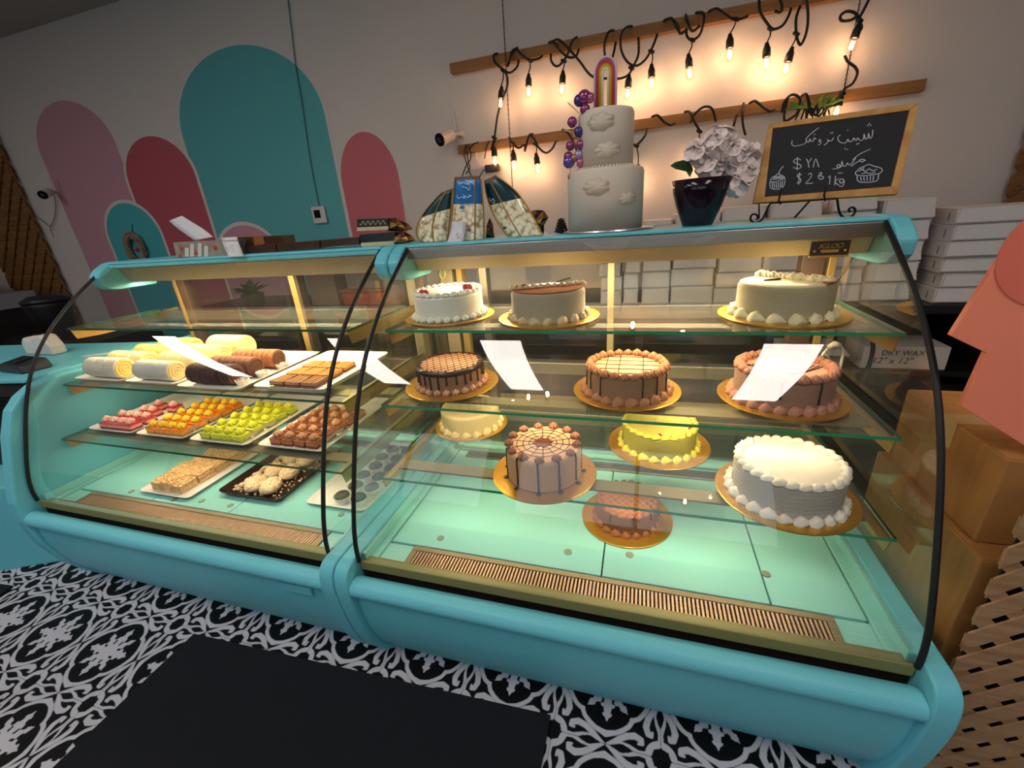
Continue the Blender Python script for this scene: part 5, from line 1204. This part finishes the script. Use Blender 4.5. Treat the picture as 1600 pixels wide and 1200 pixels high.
# potted plant, cardboard and red tray behind the left case
pp = atY(400, 478, 2.4); t = thing('potted_plant', 'small leafy plant in a dark pot behind the left case', 'plant', (pp.x, 2.4, .841))
part('pot', MB().lathe([(.05, 0), (.065, .02), (.075, .10), (.07, .10), (.04, .06)], (pp.x, 2.4, .841), 20), M('pot_dark', '#2a2522', .6), t)
rnd = random.Random(6)
for i in range(26):
    a = rnd.random()*2*PI; el = rnd.uniform(.3, 1.2); d = Vector((math.cos(a)*math.cos(el), math.sin(a)*math.cos(el), math.sin(el)*.8)); c = Vector((pp.x, 2.4, .93)); s = rnd.uniform(.09, .15); e_ = c+d*s; w_ = d.cross(Vector((0, 0, 1))).normalized()*.028
    part('leaf', MB().add([c, c+d*s*.55+w_+Vector((0, 0, .02)), e_, c+d*s*.55-w_+Vector((0, 0, .02)), c+d*s*.5+Vector((0, 0, .01))], [(0, 1, 4), (1, 2, 4), (2, 3, 4), (3, 0, 4)]), M('plant_green', '#3f5230', .6, vary=.4, vscale=12), t)
m_card = M('cardboard', '#9a6b3e', .75, color2='#87592f', vscale=6, stretch=(1, 1, 12), bump=.1)
simplebox('cardboard_box', 'plain cardboard box behind the left case', 'box', (-2.2, 2.42, .841), (-1.975, 2.65, 1.05), M('card_grey', '#7a6658', .8))
t = thing('red_crate', 'red plastic crate behind the left case', 'crate', (-1.76, 2.5, .841)); part('crate_body', MB().box((-1.94, 2.42, .841), (-1.52, 2.66, .925)), M('crate_red', '#a33a30', .5), t, bevel=.005); part('crate_lid', MB().box((-1.955, 2.405, .925), (-1.505, 2.675, .945)), M('crate_rim', '#8c2f28', .5), t, bevel=.005)
solo('paper_bag_stack', MB().box((-1.9, 2.44, .946), (-1.56, 2.64, 1.06)), M('grey_paper', '#8a7c74', .8, vary=.3, vscale=20), 'stack of greyish brown paper on the red crate', 'paper', (-1.73, 2.54, .946), bevel=.004)
# cable with plug between the case and the boxes
pcab = t = thing('power_cable', 'black power cable with white plug hanging inside the right end of the case', 'cable', (.56, 1.49, 1.15))
part('cable', MB().tube(spline([(.575, 1.47, 1.185), (.572, 1.475, 1.13), (.545, 1.48, 1.06), (.535, 1.485, 1.02)], 6), .004, 8), m_cord, t, smooth=True)
part('connector', MB().tube([(.536, 1.482, 1.03), (.53, 1.482, .995)], [.006, .008], 10), m_sock, t); part('plug', MB().tube([(.53, 1.482, .995), (.524, 1.48, .955)], [.008, .005], 10), m_cw, t)
t = thing('white_cable', 'white looped cable behind the pinkish mocha cake', 'cable', (.5, 1.47, .84))
def q8(X, Y, yy=1.47): return atY(1060+X/4.706, 380+Y/4.706, yy)
part('cable_head', MB().tube([q8(1098, 765), q8(1150, 745), q8(1190, 755)], [.006, .012, .008], 10), m_cw, t, smooth=True)
part('cable', MB().tube(spline([q8(1185, 748), q8(1212, 800), q8(1200, 870), q8(1180, 950, 1.44)], 5), .0045, 8), m_cw, t, smooth=True)
part('cable', MB().tube(spline([q8(1098, 775), q8(1060, 820), q8(1030, 880, 1.44)], 5), .0035, 8), m_cw, t, smooth=True)
part('lower_cable', MB().tube(spline([q8(1430, 700, 1.62), q8(1428, 800, 1.62), q8(1400, 900, 1.62), q8(1360, 985, 1.62), q8(1330, 1060, 1.62)], 6), .007, 8), m_cord, pcab, smooth=True)
# left background
simplebox('dark_cabinet', 'black cabinet in shadow at the far left', 'cabinet', (-5.5, 2.2, 0), (-4.2, 2.7, .62), m_shelf_d)
t = thing('side_counter', 'grey white counter beyond the lattice at the left edge', 'counter', (-6.6, 2.3, .7)); part('worktop', MB().box((-7.4, 1.9, .84), (-5.75, 2.7, .98)), M('worktop_grey', '#8d8f98', .6), t, bevel=.006); part('carcass', MB().box((-7.4, 1.95, 0), (-5.8, 2.7, .84)), m_shelf_d, t)
simplebox('storage_bin', 'dark grey storage bin with blue lid at the left edge', 'bin', (-7.0, 2.1, .985), (-6.1, 2.5, 1.22), M('bin_grey', '#4b4c52', .6), .01)
cg = atY(82, 492, 2.3); t = thing('trash_bin', 'black lidded bin before the lattice at the left', 'bin', (cg.x, 2.3, .62)); part('bowl', MB().lathe([(.09, .622), (.13, .80), (.15, .90), (.15, .93), (.13, .93), (.10, .72)], (cg.x, 2.3, 0), 24), m_shelf_d, t, smooth=True); part('lid', MB().lathe([(.155, .93), (.16, .95), (.10, .985), (.01, .99)], (cg.x, 2.3, 0), 24), M('lid_dark', '#22242a', .4), t, smooth=True)
# card terminal and tape dispenser on the low counter
zc = .8765; P = atZ(40, 578, zc)
t = thing('card_terminal', 'dark grey card payment terminal on the low teal counter', 'card terminal', (P.x, P.y, zc)); part('body', MB().hexa([(P.x-.09, P.y-.04, zc), (P.x+.08, P.y-.05, zc), (P.x+.09, P.y+.05, zc), (P.x-.07, P.y+.05, zc)], [(P.x-.085, P.y-.035, zc+.035), (P.x+.075, P.y-.045, zc+.03), (P.x+.085, P.y+.045, zc+.045), (P.x-.065, P.y+.045, zc+.05)]), M('terminal', '#23272f', .4), t, bevel=.008)
part('screen', MB().hexa([(P.x-.05, P.y-.02, zc+.038), (P.x+.02, P.y-.025, zc+.038), (P.x+.03, P.y+.03, zc+.045), (P.x-.04, P.y+.03, zc+.046)], [(P.x-.05, P.y-.02, zc+.041), (P.x+.02, P.y-.025, zc+.041), (P.x+.03, P.y+.03, zc+.0485), (P.x-.04, P.y+.03, zc+.0495)]), m_cbk, t)
P = atZ(40, 563, zc)+Vector((-.04, .10, 0)); P.z = zc
t = thing('tape_dispenser', 'white tape dispenser standing behind the card terminal', 'dispenser', P)
sd = [(-.10, 0), (-.10, .06), (-.07, .085), (-.04, .07), (-.01, .07), (.03, .095), (.07, .09), (.10, .04), (.10, 0)]
part('casing', MB().prism([(P.x+a, P.y-.03, zc+b) for a, b in sd], (0, .06, 0)), m_cw, t, bevel=.01); part('tape_roll', MB().tube([(P.x+.045, P.y-.022, zc+.055), (P.x+.045, P.y+.022, zc+.055)], .034, 20), M('tape', '#8a9a88', .4), t)
solo('loose_slip', MB().obox((P.x+.35, P.y-.0, zc+.001), (.11, .03, .001), .5), m_rcpt, 'small paper slip on the low teal counter', 'paper', (P.x+.35, P.y, zc))
# cardboard boxes behind the lattice panel, coral board
m_card2 = M('cardboard_warm', '#b07a40', .7, color2='#9a6834', vscale=5, stretch=(1, 8, 1), bump=.1); m_tape = M('clear_tape', '#c9a574', .2, coat=.6)
def carton(label, a, b, tape=True):
    t = thing('carton', label, 'box', ((a[0]+b[0])/2, (a[1]+b[1])/2, a[2])); part('body', MB().box(a, b), m_card2, t, bevel=.003)
    ym = (a[1]+b[1])/2; part('flap', MB().box((a[0]+.002, a[1]+.002, b[2]), (b[0]-.002, ym-.001, b[2]+.002)), m_card2, t); part('flap', MB().box((a[0]+.002, ym+.001, b[2]), (b[0]-.002, b[1]-.002, b[2]+.002)), m_card2, t)
    if tape: part('packing_tape', MB().box((a[0]-.0005, ym-.025, b[2]-.06), (a[0]+.0, ym+.025, b[2]+.0028)).box((a[0], ym-.025, b[2]+.002), (b[0], ym+.025, b[2]+.0028)), m_tape, t)
    return t
carton('upper cardboard carton with taped flaps right of the case', (.66, .885, .655), (1.12, 1.22, .845))
carton('middle cardboard carton below the taped one', (.645, .835, .36), (1.12, 1.24, .652), False)
carton('lowest cardboard carton behind the lattice panel', (.66, .845, .02), (1.12, 1.26, .358), False)
cp = [(1720, 300), (1660, 330), (1602, 375), (1580, 388), (1562, 408), (1548, 428), (1486, 525), (1541, 551.5), (1502, 635), (1600, 696), (1720, 770)]
c0 = atY(1600, 700, .90)
co = solo('coral_board', MB().prism([atY(a, b, .90) for a, b in cp], (0, .012, 0)), M('coral_paint', '#ff9273', .6), 'large coral cut-out board standing on the cardboard carton', 'board', (c0.x, .90, .848), bevel=.001)
cc = atY(1668, 395, .899); part('round_patch', MB().tube([(cc.x, .8995, cc.z), (cc.x, .8975, cc.z)], .085, 48), M('coral_dark', '#ec7860', .55), co)
simplebox('dark_carton', 'black gap crate below the counter at right', 'crate', (1.3, 2.0, .30), (1.7, 2.24, .48), m_shelf_d)
